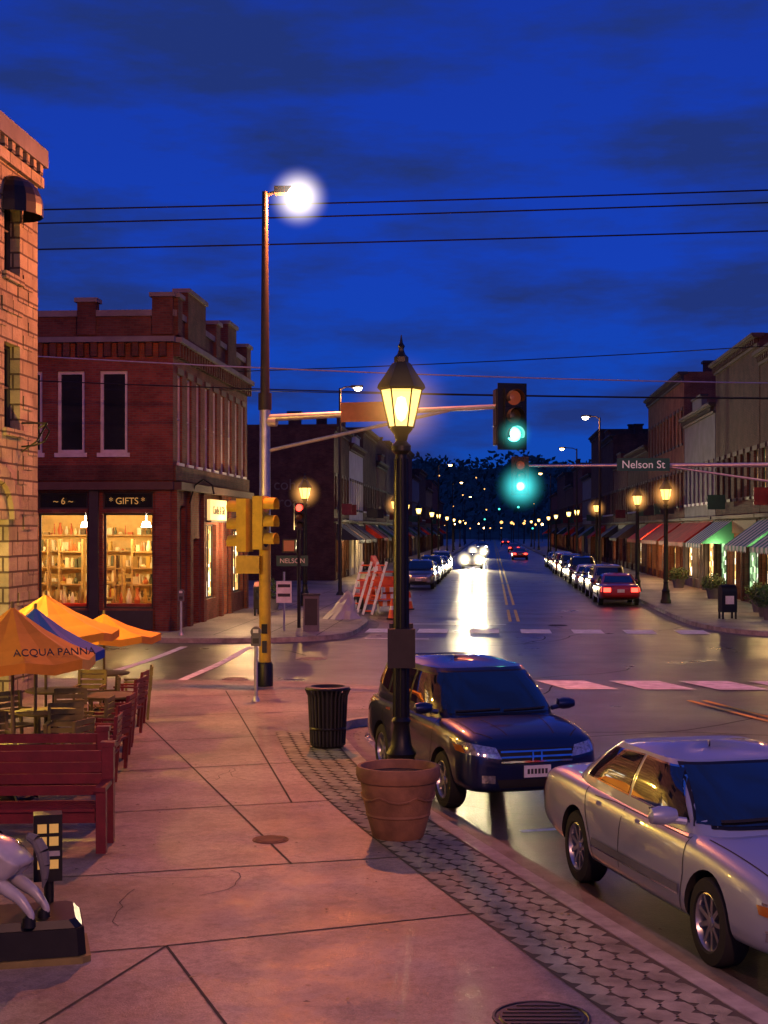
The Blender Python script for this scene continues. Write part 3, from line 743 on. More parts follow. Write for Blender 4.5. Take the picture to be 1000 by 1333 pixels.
for i in range(12):
    x = rnd.uniform(5, 110); f = rnd.uniform(.05, .6); z = hz(x)*f+9; y0 = 515+180*f
    lm.cyl((x, y0, z-12), (x, y0, z-.3), .1, .1, 5, 'bronze'); lm.lathe([(0, -.3), (.3, 0), (0, .3)], 8, 'lamp_far', (x, y0, z))
build(lm, 'distant_street_lights')

# ------------------------------------------------------------------ street lamps (lantern type)
def lamp_mesh(glass):
    mb = MB(); k = 'black_metal'
    mb.lathe([(.24, 0), (.24, .12), (.2, .2), (.17, .5), (.19, .55), (.13, .65), (.1, .9), (.12, .95), (.09, 1.0)], 16, k)
    mb.lathe([(.092, 1.0), (.082, 3.9), (.07, 4.3)], 14, k)
    for i in range(8):
        a = 2*math.pi*i/8; mb.cyl((.09*math.cos(a), .09*math.sin(a), 1.0), (.075*math.cos(a), .075*math.sin(a), 4.2), .016, .014, 5, k)
    mb.lathe([(.07, 4.25), (.12, 4.3), (.12, 4.36), (.07, 4.42), (.09, 4.5), (.14, 4.56), (.15, 4.6)], 16, k)
    for i in range(6):
        a = 2*math.pi*i/6
        mb.cyl((.15*math.cos(a), .15*math.sin(a), 4.58), (.26*math.cos(a), .26*math.sin(a), 5.08), .011, .011, 5, k)
    mb.lathe([(.27, 5.05), (.3, 5.08), (.29, 5.12), (.2, 5.25), (.12, 5.38), (.09, 5.4), (.09, 5.46), (.05, 5.5), (.03, 5.56), (.045, 5.6), (.02, 5.64), (.005, 5.74), (0, 5.74)], 6, k)
    g = MB(); g.lathe([(.14, 4.6), (.25, 5.06)], 6, glass)
    return mb.mesh('post'), g.mesh('lantern_glass')
LP, LG = lamp_mesh('lantern_glass')
bm = MB(); bm.lathe([(0, 4.62), (.15, 4.75), (.19, 4.88), (.14, 5.0), (0, 5.03)], 8, 'lamp_on'); BULB = bm.mesh('bulb')
bloom_warm = bloom_mat('bloom_warm', (1, .5, .12), 2.6, .8, 3.4)  # painted halo for the near lantern
bloom_far = bloom_mat('bloom_warm_far', (1, .42, .1), 4.5, .8, 2.6)  # painted halo for the lanterns further off
def street_lamp(x, y, z=.15, power=0, sc_=1, near=False):
    e = empty('street_lamp', (x, y, z)); link('post', LP, e); link('lantern', LG, e)
    if power:
        point(e, (0, 0, 4.86), power, (1, .57, .18), .07)
        bloom_ball(e, (0, 0, 4.85), bloom_warm if near else bloom_far, .8)
    else: link('bulb', BULB, e)
    if near:
        b2_ = MB(); b2_.lathe([(0, 4.66), (.05, 4.7), (.085, 4.82), (.05, 4.96), (0, 4.98)], 10, 'globe_glass'); build(b2_, 'lamp_envelope', e)
    e.scale = (sc_,)*3
    return e
nl = street_lamp(.21, 17.75, power=210, sc_=.98, near=True)
mb = MB(); mb.box(-.17, .17, -.2, -.09, 1.62, 2.1, 'bronze'); mb.box(-.15, .15, .09, .14, 1.6, 2.15, 'bronze'); build(mb, 'control_box', nl)
for t, pw in ((15.3, 210), (28, 210), (58, 180), (83, 0), (97, 0), (126, 0), (149, 0), (190, 0), (235, 0), (300, 0)):
    p = W(6.9, t); street_lamp(p.x, p.y, power=pw)
for t, pw in ((12, 420), (42, 260), (54, 0), (72, 0), (99, 0), (118, 0), (150, 0), (186, 0), (232, 0), (290, 0)):
    p = W(-6.9 if t > 20 else -8.8, t); street_lamp(p.x, p.y, power=pw)

def cobra(x, y, zt, dx, power, col=SOD, lit='lamp_on'):
    e = empty('roadway_light', (x, y, 0.1)); mb = MB(); s = 1 if dx > 0 else -1
    mb.cyl((0, 0, 0), (0, 0, zt), .1, .06, 10, 'bronze'); mb.lathe([(.2, 0), (.2, .1), (.1, .25)], 12, 'bronze')
    mb.tube([(0, 0, zt-.1), (dx*.4, 0, zt+.05), (dx, 0, zt+.08)], .035, 'bronze')
    mb.obox((dx+.25*s, 0, zt+.08), (.6, .24, .12), (0, 0, 0), 'bronze')
    mb.lathe([(0, -.18), (.15, -.13), (.22, 0)], 14, lit, (dx+.3*s, 0, zt+.02)); build(mb, 'pole_and_head', e)
    if power: point(e, (dx+.3*s, 0, zt-.3), power, col, .12)
    return e
cobra(-2.2, 73, 10.4, .6, 700, lit='lamp_white'); cobra(13.6, 92, 10.4, -.6, 300, lit='lamp_white')
for t, s in ((78, 6.6), (109, -6.6), (134, 6.6), (168, -6.6), (205, 6.6), (262, -6.6)):
    p = W(s, t); cobra(p.x, p.y, 10.4, -1.0 if s > 0 else 1.0, 0)

# ------------------------------------------------------------------ signals and poles
def signal_head(mb, c, rz, on=None, k='black_metal', plate=True, s=1.0, core=False):
    R = Matrix.Rotation(rz, 3, 'Z'); c = Vector(c)
    def T(p): return c+R@(Vector(p)*s)
    def B(x0, x1, y0, y1, z0, z1, kk): mb.hexa([T(p) for p in ((x0, y0, z0), (x1, y0, z0), (x1, y1, z0), (x0, y1, z0), (x0, y0, z1), (x1, y0, z1), (x1, y1, z1), (x0, y1, z1))], kk)
    for z in (.37, 0, -.37): B(-.18, .18, -.1, .12, z-.18, z+.18, k)
    B(-.15, .15, -.08, .1, -.55, .55, k)
    if plate: B(-.3, .3, .0, .02, -.66, .66, k)
    for i, z in enumerate((.36, 0, -.36)):
        lk = {0: 'red_dim', 1: 'amber_dim', 2: 'trim_dark'}[i]
        if on == i: lk = 'green_on' if i == 2 else 'redlit'
        Q = R@Matrix.Rotation(math.pi/2, 3, 'X')
        mb.lathe([(0, .13*s), (.12*s, .115*s), (.145*s, .105*s)], 18, lk, T((0, 0, z)), Q)
        if on == i and core: mb.lathe([(0, .16*s), (.09*s, .14*s)], 14, 'green_core', T((0, 0, z)), Q)
        n = 12
        for q_ in range(n):
            a0 = math.radians(-30+240*q_/n); a1 = math.radians(-30+240*(q_+1)/n)
            mb.face([T((.155*math.cos(a0), -.1, z+.155*math.sin(a0))), T((.155*math.cos(a1), -.1, z+.155*math.sin(a1))), T((.155*math.cos(a1), -.34, z+.155*math.sin(a1))), T((.155*math.cos(a0), -.34, z+.155*math.sin(a0)))], k)

e = empty('traffic_signal_pole', (-2.48, 30.4, .15)); mb = MB()
mb.lathe([(.17, 0), (.17, .45), (.14, .5)], 16, 'black_metal'); mb.cyl((0, 0, .5), (0, 0, 3.0), .125, .12, 16, 'yellow_pole'); mb.cyl((0, 0, 3.0), (0, 0, 5.75), .12, .11, 16, 'steel')
mb.cyl((0, 0, 5.75), (0, 0, 6.1), .14, .14, 16, 'bronze'); mb.cyl((0, 0, 6.1), (0, 0, 10.3), .1, .06, 14, 'bronze')
mb.box(-.05, .05, -.135, -.125, .7, .95, 'trim_dark'); mb.box(-.06, .06, -.16, -.12, 1.1, 1.3, 'black_metal')
build(mb, 'pole', e)
mb = MB(); tip = Vector((5.05, -1.4, 5.72))
mb.cyl((0, 0, 5.58), tip, .075, .045, 12, 'steel'); mb.cyl((.05, 0, 4.9), (3.8, -1.05, 5.66), .04, .035, 10, 'steel')
mb.cyl((0, 0, 5.5), (.25, -.07, 5.5), .1, .1, 10, 'steel')
build(mb, 'mast_arm', e)
mb = MB(); signal_head(mb, (5.02, -1.5, 5.5), .22, on=2, core=True); mb.cyl((4.95, -1.35, 5.7), (4.95, -1.5, 5.7), .05, .05, 8, 'steel')
signal_head(mb, (4.8, -1.3, 5.5), math.radians(95), k='black_metal', plate=False)
build(mb, 'signal_head', e)
bloom_ball(e, (5.05, -1.72, 5.14), bloom_mat('bloom_green', (.08, .9, .8), 5.0, .42), .42)  # added glow sphere imitating bloom of the green lens
mb = MB(); mb.obox((2.35, -.72, 5.66), (1.55, .03, .4), (0, 0, -.27), mat('sign_back', (.4, .12, .06), .5)); build(mb, 'street_name_sign', e)
mb = MB(); signal_head(mb, (-.42, -.1, 3.35), math.radians(250), k='signal_yellow', plate=False); signal_head(mb, (-.05, -.3, 3.4), math.radians(70), k='signal_yellow', plate=False)
mb.box(-.58, -.1, -.25, .1, 2.35, 2.72, 'signal_yellow'); mb.box(-.2, 0, -.03, .03, 3.1, 3.15, 'yellow_pole'); mb.box(-.2, 0, -.03, .03, 2.5, 2.55, 'yellow_pole')
mb.box(-.2, 0, -.03, .03, 3.6, 3.65, 'yellow_pole')
build(mb, 'side_signals', e)
mb = MB(); mb.tube([(0, 0, 10.2), (.15, 0, 10.28), (.35, 0, 10.3)], .035, 'bronze'); mb.obox((.45, 0, 10.32), (.5, .3, .14), (0, 0, 0), 'bronze'); build(mb, 'lamp_arm', e)
mb = MB(); Rr = .28
mb.lathe([(Rr*math.sin(math.pi*i/12)+1e-4, -Rr*math.cos(math.pi*i/12)) for i in range(13)], 24, 'globe_glass', (.7, 0, 10.18)); build(mb, 'lamp_globe', e)
point(e, (.7, 0, 10.18), 13500, (1, .25, .085), .22)
bloom_ball(e, (.7, 0, 10.18), bloom_mat('bloom_globe', (1, .85, .7), 7.5, .72, 2.5), .72)  # added halo sphere imitating bloom of the globe

p = W(8.9, -2.4); e = empty('traffic_signal_pole', (p.x, p.y, .15)); mb = MB()
mb.lathe([(.17, 0), (.17, .45), (.14, .5)], 14, 'black_metal'); mb.cyl((0, 0, .5), (0, 0, 6), .12, .1, 14, 'steel'); mb.cyl((0, 0, 6), (0, 0, 10.3), .1, .06, 12, 'bronze')
tip = Vector((4.75-p.x, 50-p.y, 5.45))
mb.cyl((0, 0, 5.35), tip, .08, .045, 12, 'steel'); mb.cyl((0, 0, 4.7), tip*.45+Vector((0, 0, 2.9)), .04, .035, 10, 'steel')
mb.tube([(0, 0, 10.2), (0, -.8, 10.35)], .04, 'bronze'); mb.obox((0, -1.1, 10.35), (.26, .6, .12), (0, 0, 0), 'bronze'); mb.lathe([(0, -.1), (.13, -.07), (.15, 0)], 12, 'lamp_on', (0, -1.1, 10.28)); build(mb, 'pole_and_arm', e)
point(e, (0, -1.1, 9.9), 420, SOD, .15)
mb = MB(); signal_head(mb, (tip.x-.1, tip.y-.15, 5.1), 0, on=2, core=True); build(mb, 'signal_head', e)
bloom_ball(e, (tip.x-.1, tip.y-.4, 4.74), bloom_mat('bloom_green_far', (.07, .8, .8), 4.5, 1.0), 1.0)  # added teal halo imitating bloom of the far green lens
sx = 8.55-p.x; syy = 48.3-p.y
mb = MB(); mb.box(sx-.87, sx+.87, syy-.2, syy-.17, 5.2, 5.62, 'sign_green'); build(mb, 'street_name_sign', e)
text('Nelson St', .36, e, (sx, syy-.21, 5.4), (math.pi/2, 0, 0), 'sign_white')

p = W(-7.2, -2.0); e = empty('pedestrian_signal', (p.x, p.y, .15)); mb = MB()
mb.cyl((0, 0, 0), (0, 0, 4.1), .06, .06, 10, 'black_metal'); signal_head(mb, (.0, -.25, 3.7), .2, k='black_metal', plate=False, on=0, s=.8); mb.box(-.55, -.1, -.12, .1, 2.5, 2.95, 'black_metal'); mb.box(-.5, -.15, -.13, -.12, 2.55, 2.9, 'red_dim')
mb.box(-.75, .3, -.02, .02, 2.05, 2.4, 'sign_green'); build(mb, 'post_and_heads', e); text('NELSON', .22, e, (-.22, -.03, 2.22), (math.pi/2, 0, 0), 'steel')
p = W(-7.5, -3.4); mb = MB(); mb.cyl((0, 0, 0), (0, 0, 1.9), .035, .035, 8, 'steel'); mb.box(-.25, .25, -.045, -.036, .9, 1.6, 'white_plastic'); mb.box(-.2, .2, -.05, -.046, 1.4, 1.5, 'trim_dark'); mb.box(-.2, .2, -.05, -.046, 1.1, 1.2, 'trim_dark'); build(mb, 'traffic_sign', loc=(p.x, p.y, .15))
p = W(-6.6, -3.5); mb = MB(); mb.box(-.25, .25, -.2, .2, 0, 1.15, 'stucco_grey'); mb.box(-.28, .28, -.23, .23, 1.153, 1.2, 'trim_dark'); mb.box(-.2, .2, -.21, -.203, .2, 1.05, 'trim_dark'); build(mb, 'utility_cabinet', loc=(p.x, p.y, .15))

def meter(x, y):
    mb = MB(); mb.cyl((0, 0, 0), (0, 0, 1.05), .035, .035, 10, 'steel'); mb.lathe([(.08, 0), (.07, .05), (.04, .1)], 12, 'steel')
    mb.box(-.09, .09, -.06, .06, 1.05, 1.25, 'stucco_grey'); mb.lathe([(.1, -.065), (.1, .065)], 18, 'stucco_grey', (0, 0, 1.32), Matrix.Rotation(math.pi/2, 3, 'X'))
    mb.lathe([(0, .068), (.1, .065)], 18, 'stucco_grey', (0, 0, 1.32), Matrix.Rotation(math.pi/2, 3, 'X')); mb.box(-.05, .05, -.075, -.069, 1.3, 1.37, 'white_plastic'); mb.box(-.06, .06, -.066, -.061, 1.1, 1.2, 'trim_dark')
    build(mb, 'parking_meter', loc=(x, y, .15))
meter(-2.43, 27.7); p = W(-10.4, -5.6); meter(p.x, p.y)

def wire(a, b, sag, k='black_metal', r=.022):
    mb = MB(); a = Vector(a); b = Vector(b); pts = []
    for i in range(25):
        t = i/24; q = a.lerp(b, t); q.z -= sag*4*t*(1-t); pts.append(q)
    mb.tube(pts, r, k, 5); build(mb, 'power_line')
wire((-32, 40, 11.9), (32, 40, 13.6), .35); wire((-32, 40.5, 11.6), (32, 40.5, 13.4), .35); wire((-32, 41, 11.0), (32, 41, 12.6), .3)
wire((-30, 41.5, 9.9), (30, 44, 7.9), .9, 'steel', .02); wire((-30, 42, 8.9), (30, 45, 7.7), .8, r=.018); wire((-30, 58, 9.4), (34, 58, 12.2), .8, r=.02); wire((-30, 55, 9.6), (34, 55, 8.4), .5, r=.018)

# ------------------------------------------------------------------ trash bin, planter
mb = MB()
mb.lathe([(0, .02), (.24, .02), (.25, .06), (.27, .08)], 24, 'black_metal'); mb.lathe([(.22, .05), (.25, .8)], 24, 'black_metal')
for i in range(28):
    a = 2*math.pi*i/28; c, s = math.cos(a), math.sin(a)
    mb.cyl((.25*c, .25*s, .05), (.285*c, .285*s, .78), .016, .016, 5, 'trim_dark'); mb.cyl((.285*c, .285*s, .78), (.33*c, .33*s, .88), .016, .016, 5, 'trim_dark')
mb.lathe([(.32, .87), (.345, .885), (.33, .91), (.26, .92), (.2, .86), (.2, .8)], 28, 'black_metal'); mb.lathe([(.275, .28), (.285, .3), (.275, .32)], 24, 'black_metal')
build(mb, 'trash_can', loc=(-.84, 21.8, .15))

e = empty('flower_pot', (.15, 15.45, .15)); mb = MB()
mb.lathe([(0, 0), (.27, 0), (.29, .03), (.34, .2), (.39, .4), (.42, .58), (.415, .6), (.45, .61), (.47, .66), (.47, .73), (.455, .76), (.42, .76), (.4, .72), (.39, .66)], 40, 'terracotta')
mb.lathe([(.345, .23), (.362, .25), (.357, .28)], 40, 'terracotta'); mb.lathe([(0, .68), (.39, .67)], 30, 'soil')
for i in range(24):
    a = 2*math.pi*i/24; z = .47-.05*abs(math.sin(a*3)); a2 = 2*math.pi*(i+1)/24; z2 = .47-.05*abs(math.sin(a2*3)); r = .405
    mb.cyl((r*math.cos(a), r*math.sin(a), z), (r*math.cos(a2), r*math.sin(a2), z2), .014, .014, 6, 'terracotta')
build(mb, 'pot', e); e.scale = (.95, .95, 1.0)

# ------------------------------------------------------------------ cars
def patch(bvh, axis, sg, c, n, m_, off, mb, k):
    grid = []
    for i in range(n+1):
        row = []
        for jn in range(m_+1):
            s_ = i/n; t = jn/m_
            a = (c[0][0]*(1-s_)+c[1][0]*s_)*(1-t)+(c[3][0]*(1-s_)+c[2][0]*s_)*t
            b = (c[0][1]*(1-s_)+c[1][1]*s_)*(1-t)+(c[3][1]*(1-s_)+c[2][1]*s_)*t
            if axis == 'y': o = Vector((a, 3*sg, b)); d = Vector((0, -sg, 0))
            elif axis == 'x': o = Vector((4*sg, a, b)); d = Vector((-sg, 0, 0))
            else: o = Vector((a, b, 3)); d = Vector((0, 0, -1))
            loc, nor, idx, dist = bvh.ray_cast(o, d)
            if loc is None: row.append(None)
            else:
                if nor.dot(d) > 0: nor = -nor
                row.append(loc+nor*off)
        grid.append(row)
    base = {}
    for i in range(n+1):
        for jn in range(m_+1):
            if grid[i][jn] is not None: base[(i, jn)] = len(mb.v); mb.v.append(tuple(grid[i][jn]))
    kk = mb.m(k)
    for i in range(n):
        for jn in range(m_):
            ks = [(i, jn), (i+1, jn), (i+1, jn+1), (i, jn+1)]
            if all(q in base for q in ks): mb.f.append(tuple(base[q] for q in ks)); mb.mi.append(kk)
def line(bvh, axis, sg, pts, w, off, mb, k, seg=8):
    for a, b in zip(pts[:-1], pts[1:]):
        d = Vector((b[0]-a[0], b[1]-a[1])).normalized(); n = Vector((-d.y, d.x))*w/2
        patch(bvh, axis, sg, [(a[0]-n.x, a[1]-n.y), (b[0]-n.x, b[1]-n.y), (b[0]+n.x, b[1]+n.y), (a[0]+n.x, a[1]+n.y)], seg, 1, off, mb, k)

SEC = [(0, 0), (.78, 0), (.94, .05), (1.0, .18), (1.005, .42), (.995, .66), (.965, .83), (.9, .95), (.68, 1.0), (0, 1.02)]
def car_meshes(kind, paint, front_on=False, rear_on=False):
    if kind == 'suv':
        w = .91; R = .345; ax = (1.37, -1.25)
        st = [(-2.26, .66, .5, .95), (-2.24, .78, .4, 1.02), (-2.1, .86, .33, 1.06), (-1.7, .9, .28, 1.1), (-1, .91, .26, 1.1), (-.2, .91, .26, 1.09), (.5, .91, .26, 1.08), (1.05, .91, .27, 1.08), (1.5, .9, .28, 1.05), (1.85, .88, .28, 1.01), (2.08, .84, .28, .95), (2.2, .76, .3, .86), (2.27, .62, .38, .72)]
        gh = dict(zb=1.0, zt=1.63, fb=1.26, rb=-2.16, ft=.42, rt=-1.9, wb=.83, wt=.67, crown=.07)
    else:
        w = .93; R = .325; ax = (1.45, -1.36)
        st = [(-2.6, .66, .5, .78), (-2.57, .78, .42, .86), (-2.42, .87, .34, .93), (-2.0, .91, .27, .97), (-1.5, .93, .23, .97), (-.6, .935, .22, .95), (.3, .935, .22, .93), (1.0, .93, .22, .92), (1.5, .92, .23, .88), (1.95, .9, .24, .82), (2.25, .86, .25, .76), (2.42, .78, .28, .69), (2.5, .64, .36, .58)]
        gh = dict(zb=.88, zt=1.36, fb=1.3, rb=-1.95, ft=.3, rt=-1.05, wb=.84, wt=.64, crown=.06)
    m_ = MB(); rings = []
    full = [(a, f) for a, f in SEC]+[(-a, f) for a, f in reversed(SEC[1:-1])]
    for (x, ww, zb, zt) in st:
        r = []
        for a, f in full: m_.v.append((x, a*ww, zb+f*(zt-zb))); r.append(len(m_.v)-1)
        rings.append(r)
    k0 = m_.m(paint); m_.m('rubber'); n = len(full)
    for a, b in zip(rings[:-1], rings[1:]):
        for i in range(n):
            q = (i+1) % n; m_.f.append((a[i], b[i], b[q], a[q])); m_.mi.append(k0)
    m_.f.append(tuple(rings[0])); m_.mi.append(k0); m_.f.append(tuple(reversed(rings[-1]))); m_.mi.append(k0)
    body = link('tmp_body', m_.mesh('body'))
    sub = body.modifiers.new('s', 'SUBSURF'); sub.levels = 2; sub.render_levels = 2
    cut = MB(); cut.m(paint)
    for x in ax:
        for sg in (1, -1):
            cut.cyl((x, sg*.5, R), (x, sg*1.2, R), R+.055, R+.055, 32, 'rubber')
    cutter = link('tmp_cut', cut.mesh('cut'))
    bo = body.modifiers.new('b', 'BOOLEAN'); bo.object = cutter; bo.operation = 'DIFFERENCE'; bo.solver = 'EXACT'
    dg = bpy.context.evaluated_depsgraph_get(); dg.update()
    me = bpy.data.meshes.new_from_object(body.evaluated_get(dg)); me.name = 'body'
    bpy.data.objects.remove(body); bpy.data.objects.remove(cutter)
    me.polygons.foreach_set('use_smooth', [True]*len(me.polygons)); me.set_sharp_from_angle(angle=math.radians(40))
    bv = BVHTree.FromPolygons([v.co.copy() for v in me.vertices], [tuple(p.vertices) for p in me.polygons])
    G = MB(); K = 48; rings = []
    def ring(xr, xf, hw, z, sc_=1.0):
        r = []; cx = (xr+xf)/2; a = (xf-xr)/2
        for i in range(K):
            t = 2*math.pi*i/K; c, s = math.cos(t), math.sin(t)
            X = a*math.copysign(abs(c)**(.36), c); Y = hw*math.copysign(abs(s)**(.36), s)
            zz = z-(.05*(X/a)**2 if z > gh['zt']-.02 else 0)
            G.v.append((cx+X*sc_, Y*sc_, zz)); r.append(len(G.v)-1)
        return r
    for vv in (0, .2, .4, .6, .8, .93, 1.0):
        l = lambda a, b: a+(b-a)*vv
        bulge = .03*math.sin(math.pi*vv)
        rings.append(ring(l(gh['rb'], gh['rt'])-bulge, l(gh['fb'], gh['ft'])+bulge*1.5, l(gh['wb'], gh['wt'])+bulge, l(gh['zb'], gh['zt']-.0201)))
    for s_, dz in ((.95, .25), (.85, .55), (.65, .85), (.35, .97), (.02, 1)):
        rings.append(ring(gh['rt'], gh['ft'], gh['wt'], gh['zt']-.02+gh['crown']*dz, s_))
    k1 = G.m(paint)
    for a, b in zip(rings[:-1], rings[1:]):
        for i in range(K):
            q = (i+1) % K; G.f.append((a[i], a[q], b[q], b[i])); G.mi.append(k1)
    gme = G.mesh('greenhouse')
    gme.polygons.foreach_set('use_smooth', [True]*len(gme.polygons))
    gv = BVHTree.FromPolygons([Vector(v) for v in G.v], G.f)
    D = MB(); gl = 'carglass'; tr = 'black_metal' if kind == 'suv' else 'chrome'
    for sg in (1, -1):
        if kind == 'suv':
            wins = [[(-.12, 1.14), (.93, 1.12), (.5, 1.52), (-.12, 1.54)], [(-1.08, 1.15), (-.2, 1.14), (-.2, 1.54), (-1.04, 1.52)], [(-1.78, 1.25), (-1.17, 1.17), (-1.13, 1.51), (-1.58, 1.48)]]
        else:
            wins = [[(-.22, .98), (.86, .96), (.36, 1.285), (-.22, 1.3)], [(-1.3, 1.0), (-.3, .98), (-.3, 1.3), (-.98, 1.275)]]
        for c in wins:
            cx = sum(p[0] for p in c)/4; cz = sum(p[1] for p in c)/4
            e_ = .028 if kind == 'suv' else .018
            big = [(p[0]+math.copysign(e_, p[0]-cx), p[1]+math.copysign(e_*.8, p[1]-cz)) for p in c]
            patch(gv, 'y', sg, big, 10, 6, .004, D, tr); patch(gv, 'y', sg, c, 10, 6, .008, D, gl)
        if kind == 'suv':
            for pts in ([(.98, 1.05), (1.02, .75), (.95, .4)], [(-.16, 1.1), (-.16, .36)], [(-1.15, 1.1), (-1.2, .85), (-.95, .6), (-.88, .36)]): line(bv, 'y', sg, pts, .012, .003, D, 'rubber')
            line(bv, 'y', sg, [(-.85, .34), (.95, .34)], .1, .006, D, 'rubber', 16)
            for hx in (.0, -1.0): patch(bv, 'y', sg, [(hx, .93), (hx+.2, .93), (hx+.2, .96), (hx, .96)], 3, 1, .03, D, 'chrome')
        else:
            for pts in ([(1.0, .9), (1.05, .6), (.98, .3)], [(-.26, .94), (-.26, .3)], [(-1.2, .93), (-1.05, .65), (-.92, .45), (-.9, .3)]): line(bv, 'y', sg, pts, .012, .003, D, 'rubber')
            line(bv, 'y', sg, [(-.88, .47), (.98, .47)], .07, .012, D, 'stucco_grey', 16); line(bv, 'y', sg, [(-.88, .435), (.98, .435)], .012, .016, D, 'chrome', 16)
            line(bv, 'y', sg, [(-.95, .86), (-.5, .875), (1.0, .855)], .006, .003, D, 'trim_dark', 12)
            for hx in (-.12, -1.0): patch(bv, 'y', sg, [(hx, .8), (hx+.2, .8), (hx+.2, .83), (hx, .83)], 3, 1, .03, D, paint)
        hl = 'headlit' if front_on else 'headlamp'; tl = 'redlit' if rear_on else 'redlens'
        if kind == 'suv':
            patch(bv, 'x', 1, [(sg*.44, .70), (sg*.84, .76), (sg*.86, .89), (sg*.5, .83)], 8, 4, .008, D, hl)
            patch(bv, 'x', 1, [(sg*.82, .76), (sg*.865, .77), (sg*.865, .84), (sg*.83, .84)], 2, 3, .012, D, 'amber')
            patch(bv, 'x', 1, [(sg*.52, .42), (sg*.68, .43), (sg*.68, .52), (sg*.52, .51)], 3, 3, .008, D, 'headlamp')
            patch(bv, 'x', -1, [(sg*.68, .75), (sg*.86, .8), (sg*.84, 1.0), (sg*.7, 1.0)], 4, 4, .01, D, tl)
        else:
            patch(bv, 'x', 1, [(sg*.42, .50), (sg*.82, .53), (sg*.84, .64), (sg*.42, .62)], 10, 4, .006, D, 'chrome')
            patch(bv, 'x', 1, [(sg*.43, .51), (sg*.82, .54), (sg*.83, .63), (sg*.43, .61)], 10, 4, .01, D, hl)
            patch(bv, 'x', 1, [(sg*.80, .55), (sg*.855, .56), (sg*.855, .62), (sg*.80, .62)], 3, 3, .014, D, 'amber')
            patch(bv, 'x', -1, [(sg*.45, .62), (sg*.86, .62), (sg*.84, .8), (sg*.45, .8)], 4, 4, .01, D, tl)
        bx = .86 if kind == 'suv' else .8; bz = 1.16 if kind == 'suv' else 1.0
        D.lathe([(.001, -.13), (.06, -.12), (.09, -.05), (.095, .03), (.075, .1), (.001, .12)], 12, paint, (bx, sg*(w+.06), bz), Matrix.Rotation(math.pi/2, 3, 'X')@Matrix.Diagonal((.8, .8, 1)))
        D.cyl((bx+.03, sg*(w-.14), bz-.05), (bx, sg*(w+.0), bz-.03), .03, .03, 8, paint)
        D.obox((bx-.075, sg*(w+.06), bz), (.006, .17, .11), (0, 0, 0), 'carglass')
    z0, z1 = (1.1, 1.555) if kind == 'suv' else (.95, 1.305)
    hw0, hw1 = (.74, .6) if kind == 'suv' else (.75, .57)
    patch(gv, 'x', 1, [(-hw0-.02, z0-.02), (hw0+.02, z0-.02), (hw1+.02, z1+.02), (-hw1-.02, z1+.02)], 16, 8, .004, D, 'black_metal')
    patch(gv, 'x', 1, [(-hw0, z0), (hw0, z0), (hw1, z1), (-hw1, z1)], 16, 8, .008, D, gl)
    patch(gv, 'x', -1, [(-hw0*.93, z0+.04), (hw0*.93, z0+.04), (hw1, z1-.03), (-hw1, z1-.03)], 12, 6, .008, D, gl)
    for y0_, y1_ in ((-.6, -.02), (.02, .6)): line(gv, 'x', 1, [(y0_, z0+.02), (y1_, z0+.035)], .016, .02, D, 'rubber', 10)
    if kind == 'suv':
        patch(bv, 'x', 1, [(-.43, .64), (.43, .64), (.5, .81), (-.5, .81)], 10, 4, .005, D, 'black_metal')
        for z in (.665, .72, .78): line(bv, 'x', 1, [(-.45, z), (.45, z)], .02, .018, D, 'chrome', 12)
        for a, b in (((-.06, .66), (-.05, .78)), ((.05, .66), (.06, .78)), ((-.06, .72), (.06, .72))): line(bv, 'x', 1, [a, b], .02, .03, D, 'chrome', 3)
        patch(bv, 'x', 1, [(-.46, .36), (.46, .36), (.5, .46), (-.5, .46)], 10, 3, .005, D, 'rubber')
        D.box(2.275, 2.29, -.17, .17, .48, .62, 'white_plastic')
        for q in range(6): D.box(2.291, 2.293, -.13+q*.045, -.10+q*.045, .52, .58, 'trim_dark')
        line(bv, 'z', 1, [(1.15, -.7), (1.9, -.66), (2.1, -.5)], .012, .003, D, 'rubber'); line(bv, 'z', 1, [(1.15, .7), (1.9, .66), (2.1, .5)], .012, .003, D, 'rubber')
        line(bv, 'z', 1, [(1.35, -.4), (2.05, -.3)], .01, .003, D, 'rubber'); line(bv, 'z', 1, [(1.35, .4), (2.05, .3)], .01, .003, D, 'rubber')
    else:
        patch(bv, 'x', 1, [(-.36, .50), (.36, .50), (.33, .62), (-.33, .62)], 8, 4, .006, D, 'chrome')
        patch(bv, 'x', 1, [(-.32, .52), (.32, .52), (.3, .60), (-.3, .60)], 8, 4, .01, D, 'black_metal')
        for i in range(-7, 8): line(bv, 'x', 1, [(i*.04, .52), (i*.04, .60)], .008, .014, D, 'chrome', 2)
        patch(bv, 'x', 1, [(-.84, .39), (.84, .39), (.84, .45), (-.84, .45)], 20, 2, .012, D, 'stucco_grey'); line(bv, 'x', 1, [(-.84, .46), (.84, .46)], .014, .02, D, 'chrome', 20)
        patch(bv, 'x', 1, [(-.6, .28), (.6, .28), (.6, .35), (-.6, .35)], 10, 2, .006, D, 'rubber')
        line(bv, 'z', 1, [(1.2, -.76), (2.1, -.7), (2.33, -.55)], .012, .003, D, 'rubber', 10); line(bv, 'z', 1, [(1.2, .76), (2.1, .7), (2.33, .55)], .012, .003, D, 'rubber', 10)
    D.box(-(2.3 if kind == 'suv' else 2.63), -(2.25 if kind == 'suv' else 2.59), -.16, .16, .6, .74, 'white_plastic')
    Wm = MB()
